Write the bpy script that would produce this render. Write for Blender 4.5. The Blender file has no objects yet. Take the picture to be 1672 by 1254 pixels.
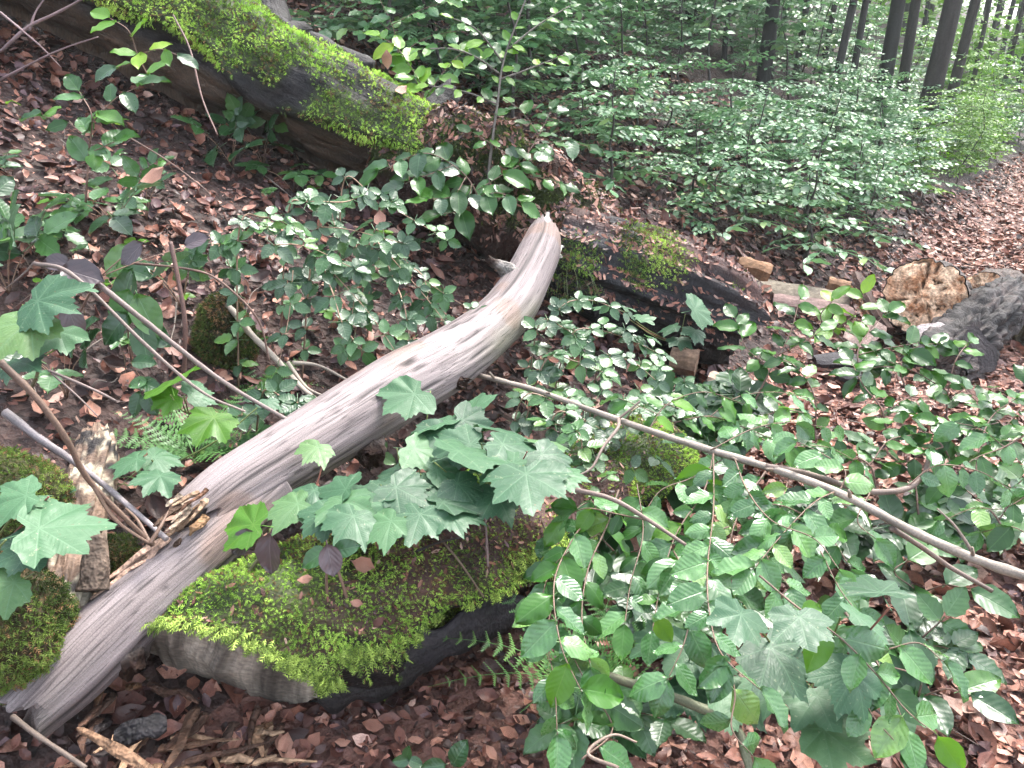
import bpy, math, random
import numpy as np
from mathutils import Vector, Matrix

random.seed(11)
rng = np.random.default_rng(11)
SC = bpy.context.scene
COL = SC.collection
R = math.radians

# ------------------------------------------------------------------ camera
PITCH = R(22.0)
EYE = np.array((0.0, 0.0, 1.5))
FPX, CX, CY = 1263.0, 836.0, 627.0          # focal length in photograph pixels
cam_d = bpy.data.cameras.new('camera')
cam_d.sensor_width = 36.0
cam_d.lens = 36.0 * FPX / 1672.0
cam_d.clip_start, cam_d.clip_end = 0.05, 600.0
cam = bpy.data.objects.new('camera', cam_d)
COL.objects.link(cam)
cam.location = EYE
cam.rotation_euler = (R(90) - PITCH, 0, 0)
SC.camera = cam

# ------------------------------------------------------------------ sky, sun, exposure
SUN_EL, SUN_AZ = R(60), R(35)               # soft light through an overcast sky
world = bpy.data.worlds.new('World')
SC.world = world
world.use_nodes = True
wn, wl = world.node_tree.nodes, world.node_tree.links
sky = wn.new('ShaderNodeTexSky')
sky.sky_type = 'NISHITA'
sky.sun_disc = False
sky.sun_elevation, sky.sun_rotation = SUN_EL, SUN_AZ
sky.air_density, sky.dust_density, sky.ozone_density = 1.0, 3.0, 1.0
hs = wn.new('ShaderNodeHueSaturation')
hs.inputs['Saturation'].default_value = 0.5  # cloud cover takes most of the blue
wl.new(sky.outputs[0], hs.inputs['Color'])
bg = wn['Background']
wl.new(hs.outputs[0], bg.inputs['Color'])
bg.inputs['Strength'].default_value = 0.15
sun_d = bpy.data.lights.new('sun', 'SUN')
sun_d.energy, sun_d.angle, sun_d.color = 1.5, R(18), (1.0, 0.96, 0.9)
sun = bpy.data.objects.new('sun', sun_d)
COL.objects.link(sun)
sun.rotation_euler = (R(90) - SUN_EL, 0, R(180) - SUN_AZ)
vs = SC.view_settings
vs.view_transform, vs.look, vs.gamma, vs.use_curve_mapping = 'Standard', 'None', 1.0, False
vs.exposure = 2.52
SC.cycles.use_denoising = True
SC.cycles.max_bounces = 5
SC.cycles.diffuse_bounces = 2
SC.cycles.glossy_bounces = 2
SC.cycles.transmission_bounces = 3
SC.cycles.adaptive_threshold = 0.03
SC.cycles.transparent_max_bounces = 4

# ------------------------------------------------------------------ numpy noise
def _h(ix, iy, iz):
    h = (ix.astype(np.uint64) * np.uint64(374761393) + iy.astype(np.uint64) * np.uint64(668265263)
         + iz.astype(np.uint64) * np.uint64(2246822519)) & np.uint64(0xffffffff)
    h = ((h ^ (h >> np.uint64(13))) * np.uint64(1274126177)) & np.uint64(0xffffffff)
    h = (h ^ (h >> np.uint64(16)))
    return h.astype(np.float64) / 4294967295.0

def vnoise(P):
    P = np.asarray(P, float) + 1000.0
    i = np.floor(P).astype(np.int64)
    f = P - i
    f = f * f * (3 - 2 * f)
    x, y, z = i[..., 0], i[..., 1], i[..., 2]
    fx, fy, fz = f[..., 0], f[..., 1], f[..., 2]
    def L(a, b, t): return a + (b - a) * t
    c = [[[_h(x + a, y + b, z + d) for d in (0, 1)] for b in (0, 1)] for a in (0, 1)]
    y0 = L(L(c[0][0][0], c[1][0][0], fx), L(c[0][1][0], c[1][1][0], fx), fy)
    y1 = L(L(c[0][0][1], c[1][0][1], fx), L(c[0][1][1], c[1][1][1], fx), fy)
    return L(y0, y1, fz) * 2 - 1

def fbm(P, octv=3, gain=0.5):
    P = np.asarray(P, float)
    a, s, t = 1.0, 0.0, 0.0
    for k in range(octv):
        s = s + a * vnoise(P * (2.03 ** k) + 17.3 * k)
        t += a
        a *= gain
    return s / t

def sstep(a, b, x):
    t = np.clip((x - a) / (b - a), 0, 1)
    return t * t * (3 - 2 * t)

# ------------------------------------------------------------------ the lie of the land
PU = np.array((0.616, 0.788))                # along the path
PN = np.array((-0.788, 0.616))               # uphill, away from the path
def H(x, y):
    x, y = np.asarray(x, float), np.asarray(y, float)
    s = PN[0] * x + PN[1] * y
    t = PU[0] * x + PU[1] * y
    w = 0.16
    q = (s - 1.2) / w
    z = 0.5 * w * np.where(q > 30, q, np.log1p(np.exp(np.clip(q, -50, 30))))
    z = np.where(z > 6, 6 + (z - 6) * 0.2, z)
    z = z - 0.18 * np.clip(-2.4 - s, 0, 12)
    P = np.stack([x, y, np.zeros_like(x)], -1)
    amp = 0.03 + 0.07 * sstep(1.2, 2.5, s)
    z = z + amp * fbm(P * 1.3, 3) + 0.25 * sstep(5, 14, s) * vnoise(P * 0.3)
    z = z - 0.05 * sstep(0.4, 0.0, np.abs(s - 0.1) - 1.0) * 0.5
    return z

def ray(px, py):
    r, d = (px - CX) / FPX, (py - CY) / FPX
    return np.array((r, math.cos(PITCH) - d * math.sin(PITCH), -(math.sin(PITCH) + d * math.cos(PITCH))))

def D(px, py, dep):
    """world point seen towards (px,py) at a given camera depth in metres"""
    return EYE + ray(px, py) * dep

_TS = np.concatenate([np.arange(.6, 8, .02), np.arange(8, 60, .15)])
def G(px, py, lift=0.0):
    """where that line of sight meets the ground"""
    v = ray(px, py)
    for it in range(2):
        ts = _TS if it == 0 else np.linspace(max(.3, b - .16 if b > 8 else b - .021), b, 12)
        P = EYE + v * ts[:, None]
        hit = np.nonzero(P[:, 2] < H(P[:, 0], P[:, 1]) + lift)[0]
        b = ts[hit[0]] if len(hit) else ts[-1]
    return EYE + v * b

# ------------------------------------------------------------------ materials
class NT:
    def __init__(s, name):
        s.m = bpy.data.materials.new(name)
        s.m.use_nodes = True
        s.t = s.m.node_tree
        s.N = s.t.nodes
        s.bsdf = s.N['Principled BSDF']
        s.out = s.N['Material Output']
    def put(s, sock, v):
        if isinstance(v, bpy.types.NodeSocket): s.t.links.new(v, sock)
        else:
            if isinstance(v, tuple) and len(v) == 3 and sock.type == 'RGBA': v = (*v, 1)
            sock.default_value = v
    def n(s, typ, inp=None, **props):
        o = s.N.new('ShaderNode' + typ)
        for k, v in props.items(): setattr(o, k, v)
        for k, v in (inp or {}).items(): s.put(o.inputs[k], v)
        return o
    def math(s, op, a, b=0.0, c=0.0, clamp=False):
        o = s.n('Math', {0: a, 1: b, 2: c}, operation=op)
        o.use_clamp = clamp
        return o.outputs[0]
    def noise(s, vec, scale, detail=3, rough=0.55, w=None):
        i = {'Scale': scale, 'Detail': detail, 'Roughness': rough}
        if vec is not None: i['Vector'] = vec
        return s.n('TexNoise', i).outputs[0]
    def mix(s, f, a, b, mode='MIX'):
        o = s.n('Mix', None, data_type='RGBA', blend_type=mode)
        s.put(o.inputs[0], f); s.put(o.inputs[6], a); s.put(o.inputs[7], b)
        return o.outputs[2]
    def ramp(s, f, stops):
        o = s.n('ValToRGB')
        el = o.color_ramp.elements
        while len(el) < len(stops): el.new(0.5)
        for e, (p, c) in zip(el, stops):
            e.position = p
            e.color = (*c, 1) if len(c) == 3 else c
        s.put(o.inputs[0], f)
        return o.outputs[0]
    def rng(s, v, a, b, c, d):
        return s.n('MapRange', {0: v, 1: a, 2: b, 3: c, 4: d}).outputs[0]
    def bump(s, h, strength, dist):
        return s.n('Bump', {'Height': h, 'Strength': strength, 'Distance': dist}).outputs[0]
    def scale(s, vec, xyz):
        return s.n('Mapping', {'Vector': vec, 'Scale': xyz}).outputs[0]

def hsv_shift(t, col, f, h=0.03, v=0.5, sat=0.2):
    o = t.n('HueSaturation', {'Color': col, 'Hue': t.rng(f, 0, 1, .5 - h, .5 + h),
                              'Value': t.rng(f, 0, 1, 1 - v, 1 + v), 'Saturation': t.rng(f, 0, 1, 1 + sat, 1 - sat)})
    return o.outputs[0]

def mat_leaf(name, dark, light, rough=0.38, veins=8.0, slope=0.75, vein_col=(.2, .32, .12), trans=0.3,
             spec=0.5, bump=0.5, palmate=False, back=None):
    """leaf: colour varies per object and per leaf, side veins as relief, light passes through"""
    t = NT(name)
    oi = t.n('ObjectInfo').outputs['Random']
    at = t.n('Attribute', None, attribute_name='tint').outputs['Fac']
    r = t.math('FRACT', t.math('ADD', oi, at))
    uv = t.n('UVMap').outputs[0]
    sep = t.n('SeparateXYZ', {0: uv})
    u, v = sep.outputs[0], sep.outputs[1]
    mid_c = tuple(.5 * (p + q) for p, q in zip(dark, light))
    yel = (light[0] * 1.5, light[1] * 1.15, light[2] * .7)
    base = t.ramp(r, [(0.0, tuple(c * .75 for c in dark)), (.35, dark), (.62, mid_c), (.88, light), (1.0, yel)])
    blotch = t.noise(t.n('TexCoord').outputs['Object'], 6.0, 1)
    base = t.mix(t.rng(blotch, .45, .75, 0, .5), base, t.mix(.5, base, dark))
    if palmate:
        x, y = t.math('MULTIPLY_ADD', u, 2, -1), t.math('MULTIPLY_ADD', v, 2, -1)
        ang = t.math('ARCTAN2', x, y)
        rad = t.math('SQRT', t.math('ADD', t.math('MULTIPLY', x, x), t.math('MULTIPLY', y, y)))
        pp = t.math('PINGPONG', ang, R(22.5))
        d = t.math('MULTIPLY', rad, pp)
        mid = t.rng(d, .004, .02, 1, 0)
        w = t.math('SINE', t.math('MULTIPLY', t.math('SUBTRACT', rad, t.math('MULTIPLY', d, .9)), 46.0))
        side = t.rng(w, .86, 1.0, 0, .55)
        hgt = t.math('SUBTRACT', t.math('MULTIPLY', t.math('ABSOLUTE', w), -.4), t.math('MULTIPLY', mid, 1.2))
    else:
        ax = t.math('ABSOLUTE', t.math('MULTIPLY_ADD', u, 2, -1))
        mid = t.rng(ax, .015, .06, 1, 0)
        w = t.math('SINE', t.math('MULTIPLY', t.math('SUBTRACT', v, t.math('MULTIPLY', ax, slope * .35)), veins * 6.283))
        side = t.rng(w, .9, 1.0, 0, .22)
        hgt = t.math('SUBTRACT', t.math('MULTIPLY', w, -.16), t.math('MULTIPLY', mid, 1.2))
    vein = t.math('MAXIMUM', mid, side)
    col = t.mix(t.math('MULTIPLY', vein, .4), base, vein_col)
    if palmate:
        sp = t.noise(t.n('TexCoord').outputs['Object'], 13.0, 2)
        col = t.mix(t.rng(sp, .66, .72, 0, .55), col, (.22, .25, .15))
        col = t.mix(t.rng(sp, .30, .26, 0, .7), col, (.09, .06, .02))
    if back is not None:
        col = t.mix(t.n('NewGeometry').outputs['Backfacing'], col, back)
    spk = blotch
    b = t.bsdf
    t.put(b.inputs['Base Color'], col)
    t.put(b.inputs['Roughness'], t.rng(spk, .3, .7, rough - .08, rough + .1))
    t.put(b.inputs['Specular IOR Level'], spec)
    t.put(b.inputs['Normal'], t.bump(hgt, bump * (.16 if palmate else .3), .004))
    tr = t.n('BsdfTranslucent', {'Color': t.mix(.5, t.mix(.75, col, (.25, .5, .03), 'MULTIPLY'), t.mix(.6, col, light))})
    ms = t.n('MixShader', {0: trans, 1: b.outputs[0], 2: tr.outputs[0]})
    t.put(t.out.inputs['Surface'], ms.outputs[0])
    return t.m

def mat_col(name, rough=0.7, spec=0.3, var=0.45, stretch=(60, 4, 4), coord='UV', bump=0.5, bdist=0.006,
            fine=120.0, tint_var=0.0, crack=0.0):
    """takes its colour from the mesh's own colour attribute; grain and relief follow the object"""
    t = NT(name)
    c = t.n('Attribute', None, attribute_name='Col').outputs['Color']
    vec = t.n('UVMap').outputs[0] if coord == 'UV' else t.n('TexCoord').outputs['Object']
    g = t.noise(t.scale(vec, stretch), 1.0, 3, .65)
    f = t.noise(vec, fine, 1, .6)
    k = t.math('MULTIPLY', t.rng(g, .25, .75, 1 - var, 1 + var), t.rng(f, .3, .7, 1 - var * .5, 1 + var * .5))
    if crack:
        ck = t.noise(t.scale(vec, (stretch[0] * .8, stretch[1] * .45, 1)), 1.0, 2, .5)
        line = t.rng(t.math('ABSOLUTE', t.math('SUBTRACT', ck, .5)), .0, .022, 1 - crack, 1)
        k = t.math('MULTIPLY', k, line)
        g = t.math('MULTIPLY', g, line)
    if tint_var:
        oi = t.n('ObjectInfo').outputs['Random']
        k = t.math('MULTIPLY', k, t.rng(oi, 0, 1, 1 - tint_var, 1 + tint_var))
    kk = t.n('CombineColor', {0: k, 1: k, 2: k}).outputs[0]
    t.put(t.bsdf.inputs['Base Color'], t.mix(1.0, c, kk, 'MULTIPLY'))
    t.put(t.bsdf.inputs['Roughness'], rough)
    t.put(t.bsdf.inputs['Specular IOR Level'], spec)
    hh = t.math('ADD', t.math('MULTIPLY', g, 1.0), t.math('MULTIPLY', f, .4))
    t.put(t.bsdf.inputs['Normal'], t.bump(hh, bump, bdist))
    return t.m

def mat_soil(name, c0, c1, c2):
    t = NT(name)
    p = t.n('TexCoord').outputs['Object']
    a = t.noise(p, 3.0, 2, .6); b = t.noise(p, 45.0, 2, .7)
    v = t.n('TexVoronoi', {'Vector': p, 'Scale': 28.0})
    col = t.ramp(t.math('MULTIPLY_ADD', b, .6, t.math('MULTIPLY', a, .4)), [(.3, c0), (.52, c1), (.75, c2)])
    col = t.mix(t.rng(t.n('RGBToBW', {0: v.outputs['Color']}).outputs[0], .2, .8, 0, .5), col, c2)
    t.put(t.bsdf.inputs['Base Color'], col)
    t.put(t.bsdf.inputs['Roughness'], .8)
    t.put(t.bsdf.inputs['Normal'], t.bump(t.math('ADD', b, t.math('MULTIPLY', v.outputs['Distance'], 1.5)), .9, .02))
    return t.m

M = {}
M['soil'] = mat_soil('forest_soil', (.007, .004, .0035), (.026, .013, .010), (.07, .034, .026))
M['path'] = mat_soil('path_litter', (.035, .016, .012), (.10, .044, .033), (.2, .095, .07))
M['bleached'] = mat_col('bleached_wood', .7, .3, .3, (110, 5.0, 1), 'UV', .55, .004, 300, crack=.6)
M['bark'] = mat_col('old_bark', .7, .35, .6, (30, 6, 1), 'UV', 1.0, .012, 90)
M['wood'] = mat_col('sawn_wood', .75, .25, .4, (25, 25, 70), 'OBJ', .6, .004, 60)
M['rot'] = mat_col('rotten_wood', .8, .2, .6, (22, 22, 22), 'OBJ', 1.0, .02, 80)
M['face'] = mat_col('weathered_end_grain', .7, .3, .55, (4, 70, 8), 'UV', .8, .005, 90)
M['moss'] = mat_col('moss', .75, .25, .3, (90, 90, 90), 'OBJ', .3, .003, 200)
M['litter'] = mat_col('dead_leaf', .5, .4, .3, (60, 60, 60), 'OBJ', .5, .003, 250)
M['twig'] = mat_col('twig_bark', .6, .35, .4, (80, 12, 1), 'UV', .5, .002, 200)
M['treebark'] = mat_col('beech_bark', .8, .2, .4, (10, 3, 1), 'UV', .6, .01, 40)
M['beech'] = mat_leaf('beech_leaf', (.016, .075, .008), (.055, .17, .018), .36, 8, .75, (.12, .24, .07), .34, spec=.6, back=(.07, .14, .05))
M['beech_pale'] = mat_leaf('beech_leaf_pale', (.045, .145, .034), (.135, .29, .095), .30, 8, .75, (.2, .32, .15), .3, spec=1.0, bump=.9, back=(.09, .18, .07))
M['bright'] = mat_leaf('beech_leaf_bright', (.08, .22, .012), (.17, .34, .025), .4, 8, .75, (.15, .3, .05), .42, spec=.6)  # bright leaves; on saplings by the far path the colour stands in for gap light
M['thick'] = mat_leaf('thicket_leaf', (.06, .175, .066), (.19, .345, .165), .34, 8, .75, (.16, .28, .12), .3, spec=.85, bump=.4)
M['syc'] = mat_leaf('sycamore_leaf', (.02, .075, .03), (.05, .13, .052), .55, palmate=True, vein_col=(.10, .19, .10), trans=.2, spec=.55, bump=.7, back=(.06, .12, .06))
M['syc_y'] = mat_leaf('young_sycamore_leaf', (.07, .19, .015), (.12, .27, .03), .42, palmate=True, vein_col=(.18, .32, .06), trans=.4, bump=.6)
M['bramble'] = mat_leaf('bramble_leaf', (.015, .064, .014), (.055, .15, .034), .34, 7, .7, (.13, .24, .11), .24, spec=.8, bump=.8, back=(.11, .18, .11))
M['dogwood'] = mat_leaf('purplish_leaf', (.05, .03, .034), (.11, .075, .085), .38, 5, 1.6, (.16, .12, .12), .15, spec=.8, bump=.9)
M['whitish'] = mat_leaf('leaf_pale_underside', (.3, .36, .27), (.4, .45, .35), .5, 8, .75, (.45, .5, .4), .2)
M['fern'] = mat_leaf('fern_leaf', (.045, .14, .03), (.10, .23, .05), .48, 1, 0, (.1, .22, .06), .3, bump=.1)

# ------------------------------------------------------------------ mesh helpers
def mk_mesh(name, V, F, mat, uv=None, col=None, tint=None, smooth=True):
    V = np.asarray(V, np.float32); F = np.asarray(F, np.int32)
    me = bpy.data.meshes.new(name)
    k = F.shape[1]
    me.vertices.add(len(V)); me.vertices.foreach_set('co', V.ravel())
    me.loops.add(F.size); me.loops.foreach_set('vertex_index', F.ravel())
    me.polygons.add(len(F))
    me.polygons.foreach_set('loop_start', np.arange(0, F.size, k, dtype=np.int32))
    me.polygons.foreach_set('use_smooth', np.full(len(F), smooth))
    if uv is not None:
        l = me.uv_layers.new(name='UVMap')
        l.data.foreach_set('uv', np.asarray(uv, np.float32)[F.ravel()].ravel())
    if col is not None:
        col = np.asarray(col, np.float32)
        if col.ndim == 1: col = np.tile(col, (len(V), 1))
        a = me.color_attributes.new('Col', 'FLOAT_COLOR', 'POINT')
        a.data.foreach_set('color', np.concatenate([col, np.ones((len(V), 1), np.float32)], 1).ravel())
    if tint is not None:
        a = me.attributes.new('tint', 'FLOAT', 'POINT')
        a.data.foreach_set('value', np.asarray(tint, np.float32))
    me.update(calc_edges=True)
    me.validate()
    if mat is not None: me.materials.append(M[mat] if isinstance(mat, str) else mat)
    return me

def quads2tris(F):
    F = np.asarray(F)
    return np.concatenate([F[:, [0, 1, 2]], F[:, [0, 2, 3]]]) if F.shape[1] == 4 else F

class MB:
    """collects pieces into one mesh"""
    def __init__(s): s.V, s.F, s.U, s.C, s.T, s.n = [], [], [], [], [], 0
    def add(s, V, F, uv=None, col=(1, 1, 1), tint=0.0):
        V = np.asarray(V, float)
        s.V.append(V); s.F.append(quads2tris(F) + s.n)
        s.U.append(np.zeros((len(V), 2)) if uv is None else np.asarray(uv))
        c = np.asarray(col, float); s.C.append(np.tile(c, (len(V), 1)) if c.ndim == 1 else c)
        s.T.append(np.full(len(V), tint) if np.isscalar(tint) else tint)
        s.n += len(V)
    def mesh(s, name, mat, smooth=True):
        return mk_mesh(name, np.concatenate(s.V), np.concatenate(s.F), mat, np.concatenate(s.U),
                       np.concatenate(s.C), np.concatenate(s.T), smooth)

def link(name, me, parent=None, loc=None, mw=None):
    o = bpy.data.objects.new(name, me)
    COL.objects.link(o)
    if loc is not None: o.location = loc
    if mw is not None: o.matrix_basis = mw
    if parent is not None: o.parent = parent
    return o

def tag(o, label, cat, group=None, kind=None):
    o['label'] = label; o['category'] = cat
    if group: o['group'] = group
    if kind: o['kind'] = kind
    return o

def thing(name, label, cat, loc, group=None):
    return tag(link(name, None, loc=tuple(float(c) for c in loc)), label, cat, group)

def copy_tree(o, parent=None):
    c = o.copy(); COL.objects.link(c); c.parent = parent
    for ch in o.children: copy_tree(ch, c)
    return c

def unit(v):
    v = np.asarray(v, float)
    return v / (np.linalg.norm(v, axis=-1, keepdims=True) + 1e-12)

def smooth_line(P, n):
    """Catmull-Rom through the rows of P (any width), n samples"""
    P = np.asarray(P, float)
    if len(P) == 2:
        t = np.linspace(0, 1, n)[:, None]
        return P[0] * (1 - t) + P[1] * t
    Q = np.concatenate([[2 * P[0] - P[1]], P, [2 * P[-1] - P[-2]]])
    u = np.linspace(0, len(P) - 1 - 1e-9, n)
    i = u.astype(int); f = (u - i)[:, None]
    a, b, c, d = Q[i], Q[i + 1], Q[i + 2], Q[i + 3]
    return .5 * ((2 * b) + (c - a) * f + (2 * a - 5 * b + 4 * c - d) * f ** 2 + (3 * b - a - 3 * c + d) * f ** 3)

def tube(P, Rd, nseg=8, nring=None, disp=None, jag=(0, 0), caps=(True, True), seed=0, squash=1.0):
    """swept tube; returns V, F(tris), uv, theta, along, ring index"""
    P = np.asarray(P, float); Rd = np.asarray(Rd, float)
    if Rd.ndim == 0: Rd = np.full(len(P), float(Rd))
    Q = np.concatenate([P, Rd[:, None]], 1)
    if nring: Q = smooth_line(Q, nring)
    P, Rd = Q[:, :3], np.maximum(Q[:, 3], 1e-4)
    n = len(P)
    T = unit(np.gradient(P, axis=0))
    up = np.array((0, 0, 1.0)) if abs(T[0][2]) < .93 else np.array((0, 1.0, 0))
    N = np.zeros_like(P)
    N[0] = unit(up - T[0] * np.dot(up, T[0]))
    for k in range(1, n):
        N[k] = unit(N[k - 1] - T[k] * np.dot(N[k - 1], T[k]))
    B = np.cross(T, N)
    th = np.linspace(-math.pi, math.pi, nseg + 1)
    al = np.concatenate([[0], np.cumsum(np.linalg.norm(np.diff(P, axis=0), axis=1))])
    c, s = np.cos(th)[None, :, None], np.sin(th)[None, :, None]
    Dv = N[:, None] * c * squash + B[:, None] * s
    V = P[:, None] + Dv * Rd[:, None, None]
    TH, AL = np.meshgrid(th, al)
    if disp is not None:
        V = P[:, None] + Dv * (Rd[:, None] * disp(TH, AL, V))[..., None]
    for e, amp in ((0, jag[0]), (-1, jag[1])):
        if amp:
            kk = np.stack([np.cos(th) * 2.2 + seed, np.sin(th) * 2.2, np.full_like(th, e * 5.)], -1)
            off = amp * (fbm(kk, 3, .8) + .25 * vnoise(kk * 7))
            off[-1] = off[0]
            m = max(2, int(n * .08))
            for q in range(m):
                w = (1 - q / m)
                r_ = q if e == 0 else n - 1 - q
                V[r_] += (T[e] * off[:, None]) * w
    V[:, -1] = V[:, 0]
    i, j = np.meshgrid(np.arange(n - 1), np.arange(nseg), indexing='ij')
    a = i * (nseg + 1) + j
    F = quads2tris(np.stack([a, a + 1, a + nseg + 2, a + nseg + 1], -1).reshape(-1, 4))
    uv = np.stack([TH / (2 * math.pi) * 2 * math.pi * Rd.mean() , AL], -1).reshape(-1, 2)
    Vf = V.reshape(-1, 3); TH, AL = TH.ravel(), AL.ravel()
    for e, on in ((0, caps[0]), (-1, caps[1])):
        if on:
            base = 0 if e == 0 else (n - 1) * (nseg + 1)
            cidx = len(Vf)
            cen = V[e, :-1].mean(0)
            if jag[0 if e == 0 else 1]: cen = cen + (T[e] * .4 * jag[e] if e == 0 else -T[e] * .4 * jag[1])
            Vf = np.concatenate([Vf, [cen]]); uv = np.concatenate([uv, [[0, al[e]]]])
            TH = np.concatenate([TH, [0]]); AL = np.concatenate([AL, [al[e]]])
            j = np.arange(nseg)
            f = np.stack([np.full(nseg, cidx), base + j + 1, base + j], -1)
            F = np.concatenate([F, f if e == 0 else f[:, ::-1]])
    return Vf, F, uv, TH, AL

def surf_points(V, F, n, mask):
    """random points on a triangle mesh with their normals, kept with probability mask(P, N)"""
    A, B, C = V[F[:, 0]], V[F[:, 1]], V[F[:, 2]]
    Nn = np.cross(B - A, C - A)
    ar = np.linalg.norm(Nn, axis=1)
    Nn = Nn / (ar[:, None] + 1e-12)
    idx = rng.choice(len(F), n, p=ar / ar.sum())
    u, v = rng.random(n), rng.random(n)
    sw = u + v > 1
    u[sw], v[sw] = 1 - u[sw], 1 - v[sw]
    P = A[idx] + (B - A)[idx] * u[:, None] + (C - A)[idx] * v[:, None]
    Nn = Nn[idx]
    keep = rng.random(n) < mask(P, Nn)
    return P[keep], Nn[keep]

def stamp(tV, tF, P, X, Y, Z, S):
    """copies of a template (tV,tF) at P with axes X,Y,Z and size S, as one set of arrays"""
    n, m = len(P), len(tV)
    S = np.asarray(S)
    S = S[:, None, None] if S.ndim == 1 else S
    tV = np.asarray(tV, float)
    V = P[:, None] + S * (tV[None, :, 0, None] * X[:, None] + tV[None, :, 1, None] * Y[:, None] + tV[None, :, 2, None] * Z[:, None])
    F = np.asarray(tF)[None] + (np.arange(n) * m)[:, None, None]
    return V.reshape(-1, 3), F.reshape(-1, 3)

def frame(Y, N):
    Y = unit(Y); X = unit(np.cross(Y, N)); Z = np.cross(X, Y)
    return X, Y, Z

# ------------------------------------------------------------------ leaf shapes (base at origin, tip +Y, length 1)
def ovate(n=6, w=.62, peak=.45, fold=.12, droop=.2, wave=.03, across=2, teeth=0.0, sharp=1.0, seed=0):
    """returns V, F, uv of one leaf blade"""
    r = random.Random(seed)
    V, U = [], []
    k = across * 2
    for i in range(n + 1):
        y = i / n
        yy = y ** (math.log(.5) / math.log(peak))
        hw = .5 * w * math.sin(math.pi * yy) ** (.75 * sharp) if 0 < i < n else .012
        if teeth and 0 < i < n: hw *= 1 + teeth * (1 if i % 2 else -1)
        for j in range(k + 1):
            x = (j / k * 2 - 1)
            z = fold * w * abs(x) - droop * y * y + wave * math.sin(i * 2.6 + seed) * abs(x) + r.uniform(-.01, .01)
            V.append((x * hw, y, z)); U.append((x * hw / w + .5, y))
    F = []
    for i in range(n):
        for j in range(k):
            a = i * (k + 1) + j
            F += [(a, a + 1, a + k + 2), (a, a + k + 2, a + k + 1)]
    return np.array(V), np.array(F), np.array(U)

def stalk(y0, y1, w=.012, z0=0., z1=0., x0=0., x1=0.):
    V = np.array([(x0 - w, y0, z0), (x0 + w, y0, z0), (x1 + w, y1, z1), (x1 - w, y1, z1), (x0, y0, z0 - w), (x1, y1, z1 - w)])
    F = np.array([(0, 1, 2), (0, 2, 3), (4, 0, 3), (4, 3, 5), (1, 4, 5), (1, 5, 2)])
    return V, F

def rot2(V, a, tilt=0.0):
    c, s = math.cos(a), math.sin(a)
    V = np.array(V)
    x, y = V[:, 0] * c - V[:, 1] * s, V[:, 0] * s + V[:, 1] * c
    return np.stack([x, y, V[:, 2] + tilt * np.hypot(V[:, 0], V[:, 1])], -1)

def leaf_mesh(name, mat, **kw):
    b = MB()
    V, F, U = ovate(**kw)
    b.add(V, F, U)
    sv, sf = stalk(-.12, .02)
    b.add(sv, sf, np.full((len(sv), 2), (.5, .5)))
    return b.mesh(name, mat)

def compound_mesh(name, mat, nl=3, seed=0):
    """bramble leaf: toothed leaflets on a common stalk"""
    r = random.Random(seed)
    b = MB()
    sv, sf = stalk(-.35, .12)
    b.add(sv, sf, np.full((len(sv), 2), (.5, .5)))
    angs = {3: (0, 75, -75), 5: (0, 52, -52, 110, -110)}[nl]
    for i, a in enumerate(angs):
        V, F, U = ovate(n=9, w=.68, peak=.42, fold=.14, droop=r.uniform(.12, .3), wave=.02, across=1, teeth=.07, seed=seed + i)
        s = .62 if i == 0 else r.uniform(.5, .58)
        off = .14 if i == 0 else .03
        V = V * s + (0, off, 0)
        b.add(rot2(V, R(a + r.uniform(-7, 7)), r.uniform(-.1, .08)), F, U, tint=r.uniform(0, .25))
    return b.mesh(name, mat)

SYC = [(0, 1.0), (5, .9), (8, .92), (13, .79), (16, .8), (20, .74), (23, .70), (26, .75), (30, .75), (34, .86), (38, .86), (43, .97), (48, .86), (51, .87),
       (56, .74), (60, .73), (65, .66), (69, .63), (74, .67), (80, .67), (85, .67), (91, .76), (98, .65), (104, .65), (115, .53), (130, .48), (148, .38), (166, .2)]
def palmate_mesh(name, mat, cup=.25, seed=0, stem=.5):
    r = random.Random(seed)
    pts = [(R(a), q * (1 + .09 * math.sin(a * .05 + seed * 1.7)) * r.uniform(.94, 1.05)) for a, q in SYC] + [(R(-a), q * (1 + .09 * math.sin(a * .05 + seed * 2.9)) * r.uniform(.94, 1.05)) for a, q in SYC[:0:-1]]
    n = len(pts)
    V, U = [(0, 0, 0)], [(.5, .5)]
    for f in (.5, 1.0):
        for a, q in pts:
            q = q * f
            ridge = abs(math.sin(a * 4)) * .05 * q
            x, y = math.sin(a) * q, math.cos(a) * q
            z = ridge - cup * q * q * (.55 + .45 * math.cos(a)) + .07 * math.sin(2.3 * a + seed) * q * f + .03 * math.sin(9 * a + seed) * q * f
            V.append((x, y, z)); U.append((x * .5 + .5, y * .5 + .5))
    F = []
    for i in range(n):
        j = (i + 1) % n
        F += [(0, 1 + j, 1 + i), (1 + i, 1 + j, 1 + n + j), (1 + i, 1 + n + j, 1 + n + i)]
    b = MB()
    b.add(V, F, U)
    if stem:
        sv, sf = stalk(-stem, .02, .014, -stem * .35, 0)
        b.add(sv, sf, np.full((len(sv), 2), (.5, .55)))
    return b.mesh(name, mat)

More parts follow.
